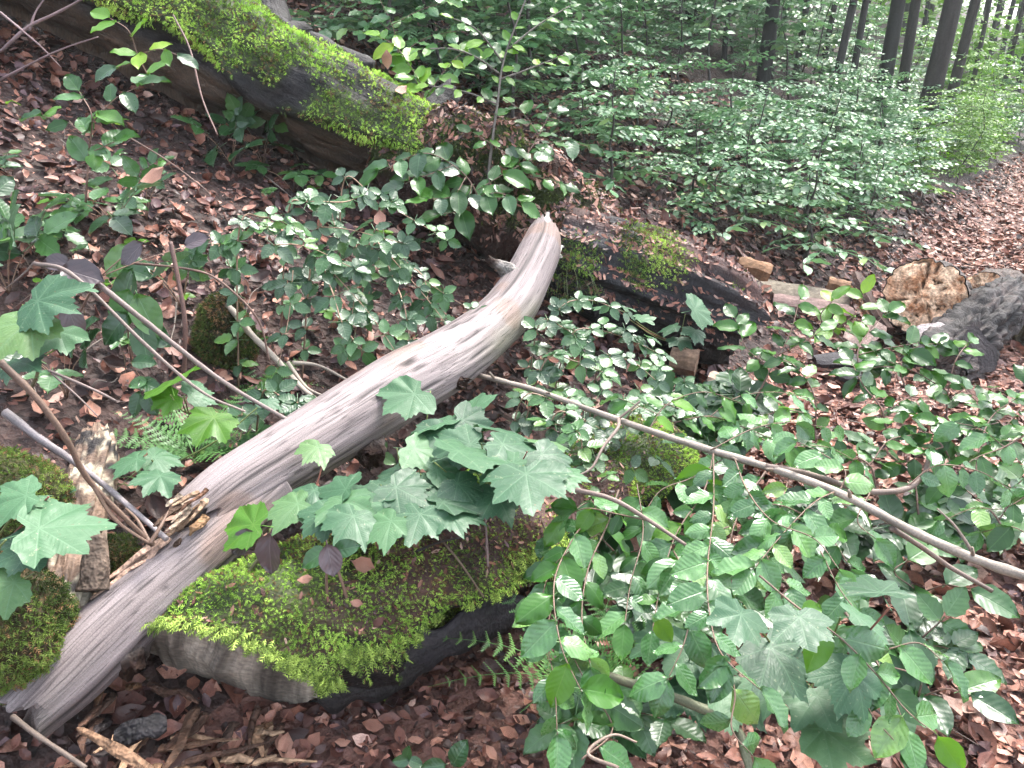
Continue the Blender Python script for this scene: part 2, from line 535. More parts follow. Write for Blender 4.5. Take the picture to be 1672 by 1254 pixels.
def fern_mesh(name, mat, pairs=15, droop=.5, seed=0):
    r = random.Random(seed)
    b = MB()
    def zc(y): return .25 * y - droop * y * y
    for k in range(8):
        sv, sf = stalk(k / 8, (k + 1) / 8, .006 * (1.2 - k / 8), zc(k / 8), zc((k + 1) / 8))
        b.add(sv, sf, np.full((len(sv), 2), (.5, .5)))
    for k in range(pairs):
        y = .12 + .86 * k / pairs
        L = .24 * (1 - y) ** .7 * min(1, .55 + y * 2.2)
        for sgn in (-1, 1):
            V, F = [], []
            m = 6
            for q in range(m):
                x0 = q / m * L; wd = L * .24 * (1 - .7 * q / m)
                for up in (-1, 1):
                    i = len(V)
                    V += [(x0, -.004, 0), (x0 + L / m * .95, 0, 0), (x0 + L / m * .75, up * wd, -.02 * L)]
                    F.append((i, i + 1, i + 2) if up > 0 else (i + 1, i, i + 2))
            V = np.array(V) * (sgn, 1, 1)
            if sgn < 0: F = [f[::-1] for f in F]
            V = rot2(V, sgn * R(18 + r.uniform(-4, 4)), -.15)
            V = V + (0, y, zc(y))
            b.add(V, F, np.full((len(V), 2), (.5, .25)), tint=r.uniform(0, .15))
    return b.mesh(name, mat)

L_BEECH = [leaf_mesh('beech_leaf', 'beech', n=6, w=w_, peak=.46, fold=f_, droop=d_, wave=.04, seed=i)
           for i, (w_, f_, d_) in enumerate(((.62, .1, .15), (.66, .2, .3), (.58, .05, .05), (.64, -.12, .25)))]
L_PALE = [leaf_mesh('pale_beech_leaf', 'beech_pale', n=6, w=w_, peak=.46, fold=f_, droop=d_, wave=.05, seed=i + 9)
          for i, (w_, f_, d_) in enumerate(((.64, .1, .18), (.68, .22, .3), (.62, .02, .1), (.66, -.1, .3)))]
L_BRIGHT = [leaf_mesh('bright_beech_leaf', 'bright', n=6, w=w_, fold=.1, droop=d_, seed=i + 20) for i, (w_, d_) in enumerate(((.6, .1), (.66, .3)))]
L_DOG = [leaf_mesh('purplish_leaf', 'dogwood', n=6, w=w_, peak=.48, fold=.12, droop=d_, seed=i + 30, sharp=.8) for i, (w_, d_) in enumerate(((.7, .2), (.74, .35)))]
L_OVAL = [leaf_mesh('oval_green_leaf', 'bramble', n=6, w=w_, peak=.45, fold=.12, droop=d_, seed=i + 40, sharp=.85) for i, (w_, d_) in enumerate(((.64, .2), (.7, .35)))]
L_WHITE = [leaf_mesh('pale_underside_leaf', 'whitish', n=6, w=.66, fold=.1, droop=.2, seed=50)]
L_BRAM = [compound_mesh('bramble_leaf', 'bramble', nl, s) for nl, s in ((3, 1), (3, 2), (5, 3), (3, 4))]
L_SYC = [palmate_mesh('sycamore_leaf', 'syc', c, s) for c, s in ((.14, 1), (.3, 2), (.05, 3), (.22, 6), (.38, 7))]
L_SYCY = [palmate_mesh('young_sycamore_leaf', 'syc_y', .2, 4)]
L_FERN = [fern_mesh('fern_frond', 'fern', 12, d, s) for d, s in ((.45, 1), (.65, 2))]

def leaf(parent, me, pos, d, n, size, name='leaf'):
    X, Y, Z = frame(d, n)
    p = np.asarray(pos) - np.array(parent.location if parent.parent is None else parent.parent.location)
    m = Matrix(((X[0] * size, Y[0] * size, Z[0] * size, p[0]), (X[1] * size, Y[1] * size, Z[1] * size, p[1]),
                (X[2] * size, Y[2] * size, Z[2] * size, p[2]), (0, 0, 0, 1)))
    return link(name, me, parent, mw=m)

def stem(parent, P, r0, r1, col=(.16, .1, .075), name='stem', nseg=6, nring=None, mat='twig', wob=0.0):
    P = np.asarray(P, float)
    nring = nring or max(4, len(P) * 4)
    rad = np.linspace(r0, r1, len(P))
    disp = None
    if wob: disp = lambda TH, AL, V: 1 + wob * fbm(V * 35, 2)
    V, F, uv, TH, AL = tube(P, rad, nseg, nring, disp)
    if parent is not None: V = V - np.array(parent.location)
    c = np.array(col) * (1 + .35 * fbm(V * 12, 2))[:, None]
    return link(name, mk_mesh(name, V, F, mat, uv, c), parent)

UP = np.array((0, 0, 1.0))
def rv(a=1.0): return np.array((random.uniform(-a, a), random.uniform(-a, a), random.uniform(-a, a)))

def leafy(parent, P, meshes, gap, size, spread=60, nrm=UP, jit=.35, start=.1, end_leaf=True, droop=.0, sv=.25, name='leaf', off=0.0):
    """leaves set alternately along a line"""
    n = 60
    Q = smooth_line(P, n)
    al = np.concatenate([[0], np.cumsum(np.linalg.norm(np.diff(Q, axis=0), axis=1))])
    L = al[-1]
    a, side, cnt = L * start + random.random() * gap * .5, 1, 0
    nrm = unit(nrm)
    while a < L:
        k = min(n - 2, int(np.searchsorted(al, a)))
        T = unit(Q[k + 1] - Q[k])
        S = np.cross(T, nrm)
        if np.linalg.norm(S) < .15: S = rv()
        S = unit(S)
        sp = R(spread + random.uniform(-15, 15))
        d = T * math.cos(sp) + S * side * math.sin(sp) + rv(jit * .5) - UP * droop
        nn = nrm + rv(jit)
        leaf(parent, random.choice(meshes), Q[k] + unit(d) * off, d, nn, size * random.uniform(1 - sv, 1 + sv), name)
        side = -side; a += gap * random.uniform(.7, 1.3); cnt += 1
    if end_leaf:
        T = unit(Q[-1] - Q[-3])
        leaf(parent, random.choice(meshes), Q[-1], T + rv(.15) - UP * droop, nrm + rv(jit), size, name)
    return cnt
# ================================================================== the ground and the path
def warp(n, c, a, b):
    u = np.linspace(-1, 1, n)
    return c + a * np.sinh(b * u)
gx, gy = warp(380, 0.6, 0.75, 5.2), warp(380, 3.2, 0.75, 5.2)
XX, YY = np.meshgrid(gx, gy)
ZZ = H(XX, YY)
PP = np.stack([XX, YY, ZZ * 0], -1)
ss = PN[0] * XX + PN[1] * YY
ZZ = ZZ + 0.018 * fbm(PP * 7, 3) * sstep(1.2, 1.9, ss) - 0.03 * sstep(.35, 0, np.abs(ss - .0) - 1.1)
n_ = len(gx)
i, j = np.meshgrid(np.arange(n_ - 1), np.arange(n_ - 1), indexing='ij')
a = i * n_ + j
GF = np.stack([a, a + 1, a + n_ + 1, a + n_], -1).reshape(-1, 4)
o = link('ground', mk_mesh('ground', np.stack([XX, YY, ZZ], -1).reshape(-1, 3), GF, 'soil'))
o['kind'] = 'structure'
tt, sw = np.linspace(-4, 60, 320), np.linspace(-1.45, 1.5, 40)
TT, SS = np.meshgrid(tt, sw, indexing='ij')
SSw = SS + .12 * np.sin(TT * .9) * np.sign(SS)
PX, PY = PU[0] * TT + PN[0] * SSw, PU[1] * TT + PN[1] * SSw
PZ = H(PX, PY) + .004 - .05 * sstep(1.3, 1.5, np.abs(SS))
i, j = np.meshgrid(np.arange(319), np.arange(39), indexing='ij')
a = i * 40 + j
o = link('path', mk_mesh('path', np.stack([PX, PY, PZ], -1).reshape(-1, 3), np.stack([a, a + 40, a + 41, a + 1], -1).reshape(-1, 4), 'path'))
o['kind'] = 'structure'

# ================================================================== moss and small debris templates
def sprig():
    V = [(-.05, 0, 0), (.05, 0, 0), (0, .55, .13), (0, 1, .02)]
    F = [(0, 1, 2), (0, 2, 3)]
    for y, l in ((.2, .34), (.48, .32), (.74, .2)):
        for s in (-1, 1):
            i = len(V)
            V += [(0, y - .06, .06), (0, y + .07, .08), (s * l, y + l * .75, .02)]
            F.append((i, i + 1, i + 2))
    return np.array(V), np.array(F)
SPRIG = sprig()
TUFT = (np.array([(-.16, 0, 0), (.16, 0, 0), (.05, 1, .1), (-.3, .25, 0), (-.1, .1, .05), (-.45, .95, .12), (.3, .25, 0), (.1, .1, .05), (.42, .9, .1)]),
        np.array([(0, 1, 2), (3, 4, 5), (6, 7, 8)]))
GREEN_A, GREEN_B, GREEN_C = np.array((.034, .058, .010)), np.array((.108, .185, .025)), np.array((.23, .31, .06))
def moss_on(name, parent, V, F, n, mask, size, tmpl=SPRIG, hang=.35, bright=1.0, mat='moss', on=None):
    """a coat of moss shoots on the surface V,F (world coordinates)"""
    P, N = surf_points(V, F, n, mask)
    k = len(P)
    d = N * .75 + rng.normal(0, .55, (k, 3)) + np.array((0, -.12, -hang))
    d = d - N * np.minimum(0, (d * N).sum(1))[:, None]
    X, Y, Z = frame(d + N * .1, N + rng.normal(0, .3, (k, 3)))
    S = size * rng.uniform(.55, 1.3, k)
    W, Fm = stamp(tmpl[0], tmpl[1], P - N * .004, X, Y, Z, S)
    q = np.clip(.5 + .9 * fbm(P * 9, 2) + rng.normal(0, .2, k), 0, 1)[:, None]
    c = np.where(q < .5, GREEN_A + (GREEN_B - GREEN_A) * q * 2, GREEN_B + (GREEN_C - GREEN_B) * (q * 2 - 1)) * bright
    br = (rng.random(k) < .1 + .35 * sstep(.1, .4, fbm(P * 11 + 3, 2)))[:, None]
    c = np.where(br, np.array((.2, .11, .05)), c)
    m = len(tmpl[0])
    fade = np.linspace(.75, 1.15, m)
    c = np.repeat(c, m, 0)
    loc = np.array(parent.location) if parent is not None else 0
    o = link(name, mk_mesh(name, W - loc, Fm, mat, None, c, smooth=False), parent)
    o['kind'] = 'stuff'
    if parent is not None and on is not None: o.parent = on
    return o

# dead-leaf templates, bent and curled
def dead(bend, curl, w=.55, seed=0):
    r = random.Random(seed)
    V = []
    for y, hw in ((0, .03), (.3, .42), (.65, .48), (1, .02)):
        for x in (-1, 0, 1):
            V.append((x * hw * w, y - .5, bend * (y - .5) ** 2 * 1.6 + curl * abs(x) * hw + r.uniform(-.05, .05)))
    F = []
    for i in range(3):
        for j in range(2):
            a = i * 3 + j
            F += [(a, a + 1, a + 4), (a, a + 4, a + 3)]
    return np.array(V), np.array(F)
DEAD = [dead(.25, .15, .6, 1), dead(.5, .4, .62, 2), dead(-.3, .3, .55, 3), dead(.1, -.25, .6, 4), dead(.7, .7, .6, 5)]
BROWNS = np.array([(.035, .014, .011), (.085, .031, .022), (.155, .06, .041), (.235, .10, .066), (.33, .165, .115), (.46, .285, .225), (.095, .05, .052)])
def browns(k, w):
    return BROWNS[rng.choice(len(BROWNS), k, p=np.array(w) / np.sum(w))] * rng.uniform(.75, 1.25, (k, 1))
def duff_on(name, parent, V, F, n, mask, size, w=(2, 3, 3, 2, 1, 1, 1), lift=.004, on=None):
    """needles of rotten wood, bud scales and leaf crumbs lying on a surface"""
    P, N = surf_points(V, F, n, mask)
    k = len(P)
    X, Y, Z = frame(np.cross(N, rng.normal(0, 1, (k, 3))) + N * .1, N + rng.normal(0, .35, (k, 3)))
    t = (np.array([(-.12, -.5, 0), (.12, -.5, .05), (.2, .1, 0), (0, .5, .05), (-.18, .1, .03)]), np.array([(0, 1, 2), (0, 2, 4), (4, 2, 3)]))
    W, Fm = stamp(*t, P + N * lift, X, Y, Z, size * rng.uniform(.4, 1.6, k))
    o = link(name, mk_mesh(name, W - (np.array(parent.location) if parent is not None else 0), Fm, 'litter', None, np.repeat(browns(k, w), 5, 0), smooth=False), parent)
    o['kind'] = 'stuff'
    if parent is not None and on is not None: o.parent = on
    return o

def px_line(rows, scale=1.0):
    """rows of (px, py, depth, radius in px) -> points, radii in metres"""
    P = np.array([D(a, b, c) for a, b, c, _ in rows])
    Rr = np.array([d * c / FPX for _, _, c, d in rows]) * scale
    return P, Rr

# ================================================================== bleached log across the picture
BL_G1, BL_G2, BL_C = np.array((.13, .104, .101)), np.array((.262, .22, .217)), np.array((.045, .034, .031))
def bleach_col(V, TH, AL, dark=0.0):
    Q = np.stack([np.cos(TH) * 3, np.sin(TH) * 3, AL * .9], -1)
    f = np.clip(.5 + .8 * fbm(Q, 3), 0, 1)[:, None]
    c = BL_G1 + (BL_G2 - BL_G1) * f
    s = sstep(.15, .55, fbm(np.stack([np.cos(TH) * 14, np.sin(TH) * 14, AL * 2.2], -1), 3))[:, None]
    c = c * (1 - .3 * s) + BL_C * .3 * s
    g = sstep(.1, .6, fbm(V * 3 + 5, 2))[:, None] * sstep(.6, 1.6, np.abs(TH))[:, None]
    c = c * (1 - .5 * g) + np.array((.13, .135, .07)) * .5 * g        # green algae on the flanks
    st = sstep(.3, .55, fbm(V * 6 + 3, 2))[:, None]
    c = c * (1 - .35 * st) + np.array((.2, .11, .065)) * .35 * st      # rusty stains
    ck = sstep(.045, .012, np.abs(vnoise(np.stack([np.cos(TH) * 4 + 3, np.sin(TH) * 4, AL * .55], -1))))[:, None]
    ck2 = sstep(.03, .01, np.abs(vnoise(np.stack([np.cos(TH) * 9 + 7, np.sin(TH) * 9, AL * 1.3 + 4], -1))))[:, None] * sstep(-.1, .3, fbm(V * 4 + 9, 2))[:, None]
    c = c * (1 - .8 * np.maximum(ck, ck2 * .8))
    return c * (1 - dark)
def bl_disp(TH, AL, V):
    Q = np.stack([np.cos(TH) * 9, np.sin(TH) * 9, AL * 2.0], -1)
    Q2 = np.stack([np.cos(TH) * 26, np.sin(TH) * 26, AL * 3.0], -1)
    ck = np.abs(vnoise(np.stack([np.cos(TH) * 4 + 3, np.sin(TH) * 4, AL * .55], -1)))
    return 1 + .04 * fbm(Q, 2) + .012 * vnoise(Q2) + .07 * fbm(V * 3.2, 2) - .05 * sstep(.04, .0, ck) - .03 * sstep(.03, .01, np.abs(vnoise(np.stack([np.cos(TH) * 9 + 7, np.sin(TH) * 9, AL * 1.3 + 4], -1))))

lower = [(40, 1165, 1.575, 52), (110, 1100, 1.63, 60), (200, 1012, 1.715, 60), (330, 900, 1.86, 50), (450, 795, 2.03, 42)]
upper = [(318, 850, 1.885, 50), (380, 803, 1.96, 55), (453, 757, 2.06, 55), (560, 690, 2.24, 57), (653, 632, 2.44, 57), (732, 588, 2.66, 51), (796, 540, 2.9, 44), (834, 500, 3.05, 42), (862, 452, 3.2, 38), (881, 410, 3.34, 34), (887, 388, 3.41, 29), (890, 374, 3.46, 21)]
base = G(75, 1200)
blog = thing('bleached_log', 'long barkless silvery grey log lying diagonally uphill over the mossy log', 'log', base)
LP, LR = px_line(lower)
V, F, uv, TH, AL = tube(LP, LR, 56, 150, bl_disp, jag=(.05, 0), seed=3)
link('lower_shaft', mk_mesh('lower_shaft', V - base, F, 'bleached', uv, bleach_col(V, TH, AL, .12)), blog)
UPt, UR = px_line(upper)
V, F, uv, TH, AL = tube(UPt, UR, 72, 230, bl_disp, jag=(.07, .10), seed=6)
UV_, UF_ = V, F
PART = link('trunk', mk_mesh('trunk', V - base, F, 'bleached', uv, bleach_col(V, TH, AL)), blog)
# splintered step where the upper trunk broke
def splinter(P0, P1, w, th, col, parent=None, name='splinter', mat='rot', seed=0):
    """a torn strip of wood: four-sided, uneven, tapering to a point"""
    n = 7
    t = np.linspace(0, 1, n)
    P0, P1 = np.asarray(P0, float), np.asarray(P1, float)
    Q = P0 + (P1 - P0) * t[:, None] + .06 * np.linalg.norm(P1 - P0) * np.stack([vnoise(np.stack([t * 3, t * 0 + seed, t * 0 + k], -1)) for k in range(3)], -1)
    rad = (w * (1 - .75 * t ** 2)) * (1 + .3 * vnoise(np.stack([t * 6, t * 0 + seed, t * 0 + 9.], -1)))
    V, F, uv, TH, AL = tube(Q, rad, 6, None, lambda TH, AL, V: 1 + .35 * vnoise(V * 60 + seed), squash=th / w)
    if parent is not None: V = V - np.array(parent.location)
    c = np.array(col) * (1 + .5 * fbm(V * 40 + seed, 2))[:, None]
    return link(name, mk_mesh(name, V, F, mat, uv, np.clip(c, .01, 1), smooth=False), parent)
for k in range(18):
    a = D(random.uniform(290, 345), random.uniform(800, 880), 1.80 + random.uniform(-.02, .06))
    b = a + (LP[1] - LP[3]) / np.linalg.norm(LP[1] - LP[3]) * random.uniform(.03, .09) + rv(.014)
    splinter(a, b, random.uniform(.006, .014), random.uniform(.003, .007), random.choice([(.2, .12, .065), (.26, .17, .11), (.1, .05, .03), (.3, .23, .17), (.05, .03, .02)]), blog, seed=k)
for k in range(9):
    a = D(random.uniform(240, 340), random.uniform(880, 915) + (-.9) * k * 0, 1.79 + random.uniform(0, .03))
    b = a + (LP[1] - LP[3]) / np.linalg.norm(LP[1] - LP[3]) * random.uniform(.08, .2) + rv(.01)
    splinter(a, b, .012, .005, random.choice([(.36, .27, .21), (.3, .2, .15)]), blog, seed=40 + k)
# torn top end
for (x0, y0, x1, y1, w) in ((880, 398, 893, 346, .022), (893, 408, 903, 378, .018), (905, 418, 916, 400, .018)):
    splinter(D(x0, y0, 3.36), D(x1, y1, 3.48), w * 1.5, w * .7, (.38, .35, .31), blog, 'torn_tip', 'bleached', x0)
# knots and broken branch stubs
def knot(px, py, dep, out, r, ln, col, seed, name='knot'):
    c = D(px, py, dep)
    d = unit(out)
    pts = [c - d * .05, c, c + d * ln * .6, c + d * ln]
    V, F, uv, TH, AL = tube(pts, [r * 1.7, r * 1.35, r, r * .85], 26, 22, lambda TH, AL, V: 1 + .5 * fbm(V * 30 + seed, 3), jag=(0, ln * .9), seed=seed)
    cc = np.array(col) * (1 + .7 * fbm(V * 30, 2))[:, None]
    e = sstep(.5, .9, AL / AL.max())[:, None]
    cc = cc * (1 - e) + np.array((.03, .016, .011)) * e * (1 + .8 * fbm(V * 60, 2))[:, None]
    link(name, mk_mesh(name, V - base, F, 'rot', uv, np.clip(cc, .01, 1)), PART)
tocam = lambda px, py: -unit(ray(px, py))
knot(603, 736, 2.25, (.35, -.75, -.1), .034, .05, (.09, .07, .06), 1)
knot(738, 622, 2.58, (.7, -.6, .1), .022, .06, (.12, .1, .085), 2)
knot(800, 572, 2.84, (.8, -.5, .1), .02, .03, (.17, .15, .13), 3)
knot(212, 1075, 1.69, (.5, -.5, -.5), .035, .03, (.13, .11, .1), 4)
knot(822, 438, 3.10, (-.8, -.1, .5), .02, .07, (.22, .2, .18), 6)

# ================================================================== mossy log in the foreground
A0, A1 = D(350, 1098, 1.74), D(1075, 752, 2.78)
base = np.array((*A0[:2], float(H(*A0[:2]))))
mlog = thing('mossy_log', 'thick rotten log covered in green moss under the bleached log', 'log', base)
ax = unit(A1 - A0)
pts = [A0, A0 + (A1 - A0) * .3 + UP * .015, A0 + (A1 - A0) * .65, A1]
def ml_disp(TH, AL, V):
    d = 1 + .22 * fbm(V * 3.0, 3) + .13 * fbm(V * 9, 2) + .2 * sstep(1.3, 1.8, np.abs(TH)) * fbm(V * 20, 3)
    d = d * (.8 + .2 * sstep(0, .13, AL))
    k_ = .45 * fbm(V * 6 + 3, 2)
    und = sstep(1.45 + k_, 1.95 + k_, TH) * sstep(3.1, 2.5, TH)          # hollow under the overhanging front
    return d * (1 - .55 * und * sstep(.12, .4, AL))
V, F, uv, TH, AL = tube(pts, [.235, .228, .225, .19], 84, 150, ml_disp, caps=(False, True), squash=.86)
# the end was sawn at a slant: it looks towards the path
e1 = unit(np.cross(ax, UP))
sh = ((V - A0) @ e1) * .72 + ((V - A0)[:, 2]) * -.5
V = V + ax * (np.clip(sh + .05, -.1, .5) * sstep(.5, .0, AL))[:, None]
MLV, MLF = V, F
nz = fbm(V * 6, 3)
Nv = np.zeros_like(V); fn = np.cross(V[F[:, 1]] - V[F[:, 0]], V[F[:, 2]] - V[F[:, 0]])
for k in range(3): np.add.at(Nv, F[:, k], fn)
Nv = unit(Nv)
flip = np.sign((Nv * (V - (A0 + ax * ((V - A0) @ ax)[:, None]))).sum(1).mean())
if flip < 0: F = F[:, ::-1]; MLF = F; Nv = -Nv
topm = sstep(-.1, .25, Nv[:, 2])[:, None]
duffc = np.array((.055, .026, .019)) * (1 + .6 * nz)[:, None]
mossc = np.array((.025, .036, .008)) * (1 + .5 * nz)[:, None]
mk = sstep(-.25, .15, fbm(V * 4 + 2, 2))[:, None]
barkc = np.array((.014, .010, .010)) * (1 + .7 * nz)[:, None]
c = barkc * (1 - topm) + (duffc * (1 - mk) + mossc * mk) * topm
PART = link('trunk', mk_mesh('trunk', V - base, F, 'bark', uv, c), mlog)
# the sawn, weathered end
ring = V[:84]
cen = ring.mean(0)
rr = np.linspace(0, 1, 26)
FV = cen + (ring[None] - cen) * (rr[:, None, None] * .985)
RR = np.repeat(rr, 84); 
dq = FV.reshape(-1, 3) - cen
e2 = np.cross(e1, ax)
gu, gv = dq @ e1, dq @ e2
dirg = unit(np.array((.45, .9)))
al_, ac_ = gu * dirg[0] + gv * dirg[1], gu * dirg[1] - gv * dirg[0]
rel = .010 * fbm(np.stack([al_ * 7, ac_ * 75, al_ * 0], -1), 2) + .012 * fbm(np.stack([gu * 9, gv * 9, gu * 0 + 4], -1), 2)
FVf = FV.reshape(-1, 3) - ax * (.012 + .03 * (1 - RR[:, None]) ** 2) + ax * rel[:, None]
i, j = np.meshgrid(np.arange(25), np.arange(84), indexing='ij')
a, b = i * 84 + j, i * 84 + (j + 1) % 84
FF = np.stack([a, b, b + 84, a + 84], -1).reshape(-1, 4)
f = np.clip(.5 + .9 * fbm(np.stack([al_ * 4, ac_ * 30, al_ * 0 + 7], -1), 3), 0, 1)[:, None]
g = sstep(0, .5, fbm(np.stack([gu * 7, gv * 7, gu * 0], -1), 2))[:, None]
fc = np.array((.06, .05, .042)) + np.array((.27, .235, .19)) * f ** 1.4
fc = fc * (1 - .35 * g) + np.array((.15, .145, .075)) * .35 * g
link('sawn_end', mk_mesh('sawn_end', FVf - base, FF, 'face', np.stack([al_, ac_], -1), fc), mlog)
# overhanging bark plate at the right
def slab(P, w, th, col, parent, name, mat, nrm, seed=0, nr=16, rough=.25, ends=.3, uvs=1.0, smooth=True):
    """uneven plank or bark plate along P, flat across nrm"""
    P = smooth_line(P, nr)
    T = unit(np.gradient(P, axis=0)); n0 = unit(nrm)
    S = unit(np.cross(T, n0)); Nn = np.cross(S, T)
    t = np.linspace(0, 1, nr)
    hw = w * .5 * (1 + rough * fbm(np.stack([t * 5, t * 0 + seed, t * 0], -1), 2))
    hw *= np.minimum(1, np.minimum(1 - ends + ends * t * 8, 1 - ends + ends * (1 - t) * 8))
    prof = [(-1, -.5), (-.5, -.6), (0, -.5), (.5, -.6), (1, -.5), (1, .5), (.5, .75), (0, .85), (-.5, .7), (-1, .5)]
    V = np.stack([P + S * (x * hw)[:, None] + Nn * (y * th) for x, y in prof], 1)
    m = len(prof)
    V = V + Nn[:, None] * (th * .5 * rough * 2 * fbm(V * 18 + seed, 3))[..., None] + S[:, None] * (w * .06 * fbm(V * 25 + seed + 9, 2))[..., None]
    i, j = np.meshgrid(np.arange(nr - 1), np.arange(m), indexing='ij')
    a, b = i * m + j, i * m + (j + 1) % m
    F = quads2tris(np.stack([a, b, b + m, a + m], -1).reshape(-1, 4))
    for e in (0, nr - 1):
        k = np.arange(1, m - 1)
        f = np.stack([np.full(m - 2, e * m), e * m + k, e * m + k + 1], -1)
        F = np.concatenate([F, f if e else f[:, ::-1]])
    Vf = V.reshape(-1, 3)
    al = np.linalg.norm(P - P[0], axis=1)
    uv = np.stack([np.tile(np.array([x for x, _ in prof]) * w * .5, nr), np.repeat(al, m)], -1) * uvs
    loc = np.array(parent.location) if parent is not None else np.zeros(3)
    cc = np.array(col) * (1 + .45 * fbm(Vf * 30 + seed, 3))[:, None]
    return link(name, mk_mesh(name, Vf - loc, F, mat, uv, np.clip(cc, .005, 1), smooth=smooth), parent)
slab([D(655, 1085, 1.90), D(740, 1040, 1.98), D(858, 985, 2.1)], .10, .012, (.03, .025, .028), mlog, 'bark_plate', 'bark', (.55, -.8, .1), 3, 24, .6, .7)
slab([D(520, 1140, 1.80), D(600, 1125, 1.86), D(690, 1085, 1.94)], .07, .012, (.015, .012, .012), mlog, 'bark_plate', 'bark', (.5, -.8, .1), 5, 24, .6, .7)
def ml_mask(P, N):
    al = (P - A0) @ ax
    front = sstep(-.3, .15, N[:, 2] + .75 * fbm(P * 6 + 7, 2))
    m = sstep(-.22, .12, fbm(P * 4 + 2, 2) + .42 * sstep(.75, .2, N[:, 2]) + .26)
    return front * (.06 + .94 * m)
moss_on('moss', mlog, MLV, MLF, 100000, ml_mask, .0145, bright=2.6, on=PART)
duff_on('duff', mlog, MLV, MLF, 5000, lambda P, N: sstep(.2, .7, N[:, 2]) * (1 - .8 * sstep(-.2, .15, fbm(P * 4 + 2, 2))), .016, (2, 3, 3, 3, 1.5, 1, 1), on=PART)
# hanging moss fringe along the front lip
k = 5200
lipP, lipN = surf_points(MLV, MLF, 60000, lambda P, N: (np.abs(N[:, 2] - .02 + .75 * fbm(P * 6 + 7, 2)) < .2) * ((P - A0) @ np.cross(ax, UP) > 0) * (((P - A0) @ ax) < 1.05))
sel = rng.choice(len(lipP), min(k, len(lipP)), replace=False)
lipP, lipN = lipP[sel], lipN[sel]
k = len(lipP)
X, Y, Z = frame(lipN * .5 + np.array((0, -.1, -.7)) + rng.normal(0, .35, (k, 3)), lipN + rng.normal(0, .3, (k, 3)))
W, Fm = stamp(*SPRIG, lipP, X, Y, Z, .021 * rng.uniform(.6, 1.4, k))
q = rng.random(k)[:, None]
o = link('moss_fringe', mk_mesh('moss_fringe', W - base, Fm, 'moss', None, np.repeat((GREEN_A + (GREEN_C - GREEN_A) * q ** 1.3) * 1.7, len(SPRIG[0]), 0), smooth=False), mlog)
o['kind'] = 'stuff'

k = 5200
ri = rng.integers(0, 84, k)
th_r = np.linspace(-math.pi, math.pi, 85)[ri]
ok = (th_r > -1.25) & (th_r < 1.75) & (rng.random(k) < .35 + .65 * sstep(-.2, .3, vnoise(np.stack([th_r * 2.2, th_r * 0, th_r * 0 + 3], -1))))
ri = ri[ok]; k = len(ri)
f_ = rng.random((k, 1))
rp = MLV[ri] * (1 - f_) + MLV[ri + 1] * f_
rn = unit(rp - cen)
rp = rp + ax * rng.uniform(-.012, .03, (k, 1)) + rn * rng.uniform(-.018, .012, (k, 1)) - ax * .012
X, Y, Z = frame(-ax * .7 + rn * .25 + np.array((0, 0, -.45)) + rng.normal(0, .4, (k, 3)), rn - ax * .5 + rng.normal(0, .3, (k, 3)))
W, Fm = stamp(*SPRIG, rp, X, Y, Z, .019 * rng.uniform(.6, 1.5, k))
q = rng.random(k)[:, None]
o = link('moss_rim', mk_mesh('moss_rim', W - base, Fm, 'moss', None, np.repeat((GREEN_A + (GREEN_C - GREEN_A) * q ** 1.3) * 1.7, len(SPRIG[0]), 0), smooth=False), mlog)
o['kind'] = 'stuff'

# ================================================================== big fallen trunk up the slope
T0, T1 = np.array((-1.74, 4.10, 1.74)), np.array((-.57, 4.00, 1.17))
dr = (T1 - T0) / (T1[0] - T0[0])
axis = [T0 + dr * (x + 1.74) for x in (-4.2, -3.0, -1.74, -1.0, -.5, -.15)]
base = np.array((-1.74, 4.14, float(H(-1.74, 4.14))))
ftr = thing('fallen_tree', 'huge fallen tree trunk thick with bright moss lying down the slope', 'fallen tree', base)
def ft_disp(TH, AL, V):
    d = 1 + .22 * fbm(V * 2.4, 3) + .07 * fbm(V * 8, 2)
    e_ = 1.55 + .3 * vnoise(np.stack([AL * 2.6, AL * 0, AL * 0], -1))
    d = d + .07 * fbm(np.stack([np.cos(TH) * 9, np.sin(TH) * 9, AL * 2.2], -1), 3)
    lip = sstep(.22, .0, np.abs(TH - e_)) * .07                # edge of the bark shell
    und = sstep(e_, e_ + .3, TH) * .24
    return d + lip - und
V, F, uv, TH, AL = tube(axis, [.34, .325, .30, .275, .25, .22], 80, 240, ft_disp)
cz = ((V - (T0 + dr * (V[:, :1] + 1.74))))
Nv = unit(cz)
nz = fbm(V * 5, 3)
mossc = np.array((.03, .04, .010)) * (1 + .5 * nz)[:, None]
barkc = np.array((.010, .0075, .008)) * (1 + .9 * nz)[:, None]
woodc = np.array((.055, .034, .022)) * (1 + .8 * fbm(np.stack([V[:, 0] * 2, V[:, 1] * 14, V[:, 2] * 14], -1), 3))[:, None]
def ax_n(P):
    q = P - (T0 + dr * (P[:, :1] + 1.74))
    return unit(q)
def ft_mask(P, N):
    q = ax_n(P)
    m = sstep(-.2, .1, fbm(P * 4.2 + 1, 3) + .38)
    return sstep(-.08, .1, q[:, 2] + .28 * vnoise(P * 4.5)) * m * (P[:, 0] > -2.9)
mw = (ft_mask(V, None) * .9)[:, None]
uw = sstep(1.75, 1.95, TH)[:, None]
c = (barkc * (1 - uw) + woodc * uw) * (1 - mw) + mossc * mw
PART = link('trunk', mk_mesh('trunk', V - base, F, 'bark', uv, np.clip(c, .003, 1)), ftr)
FTV, FTF = V, F
moss_on('moss', ftr, FTV, FTF, 130000, ft_mask, .023, SPRIG, .25, 3.1, on=PART)
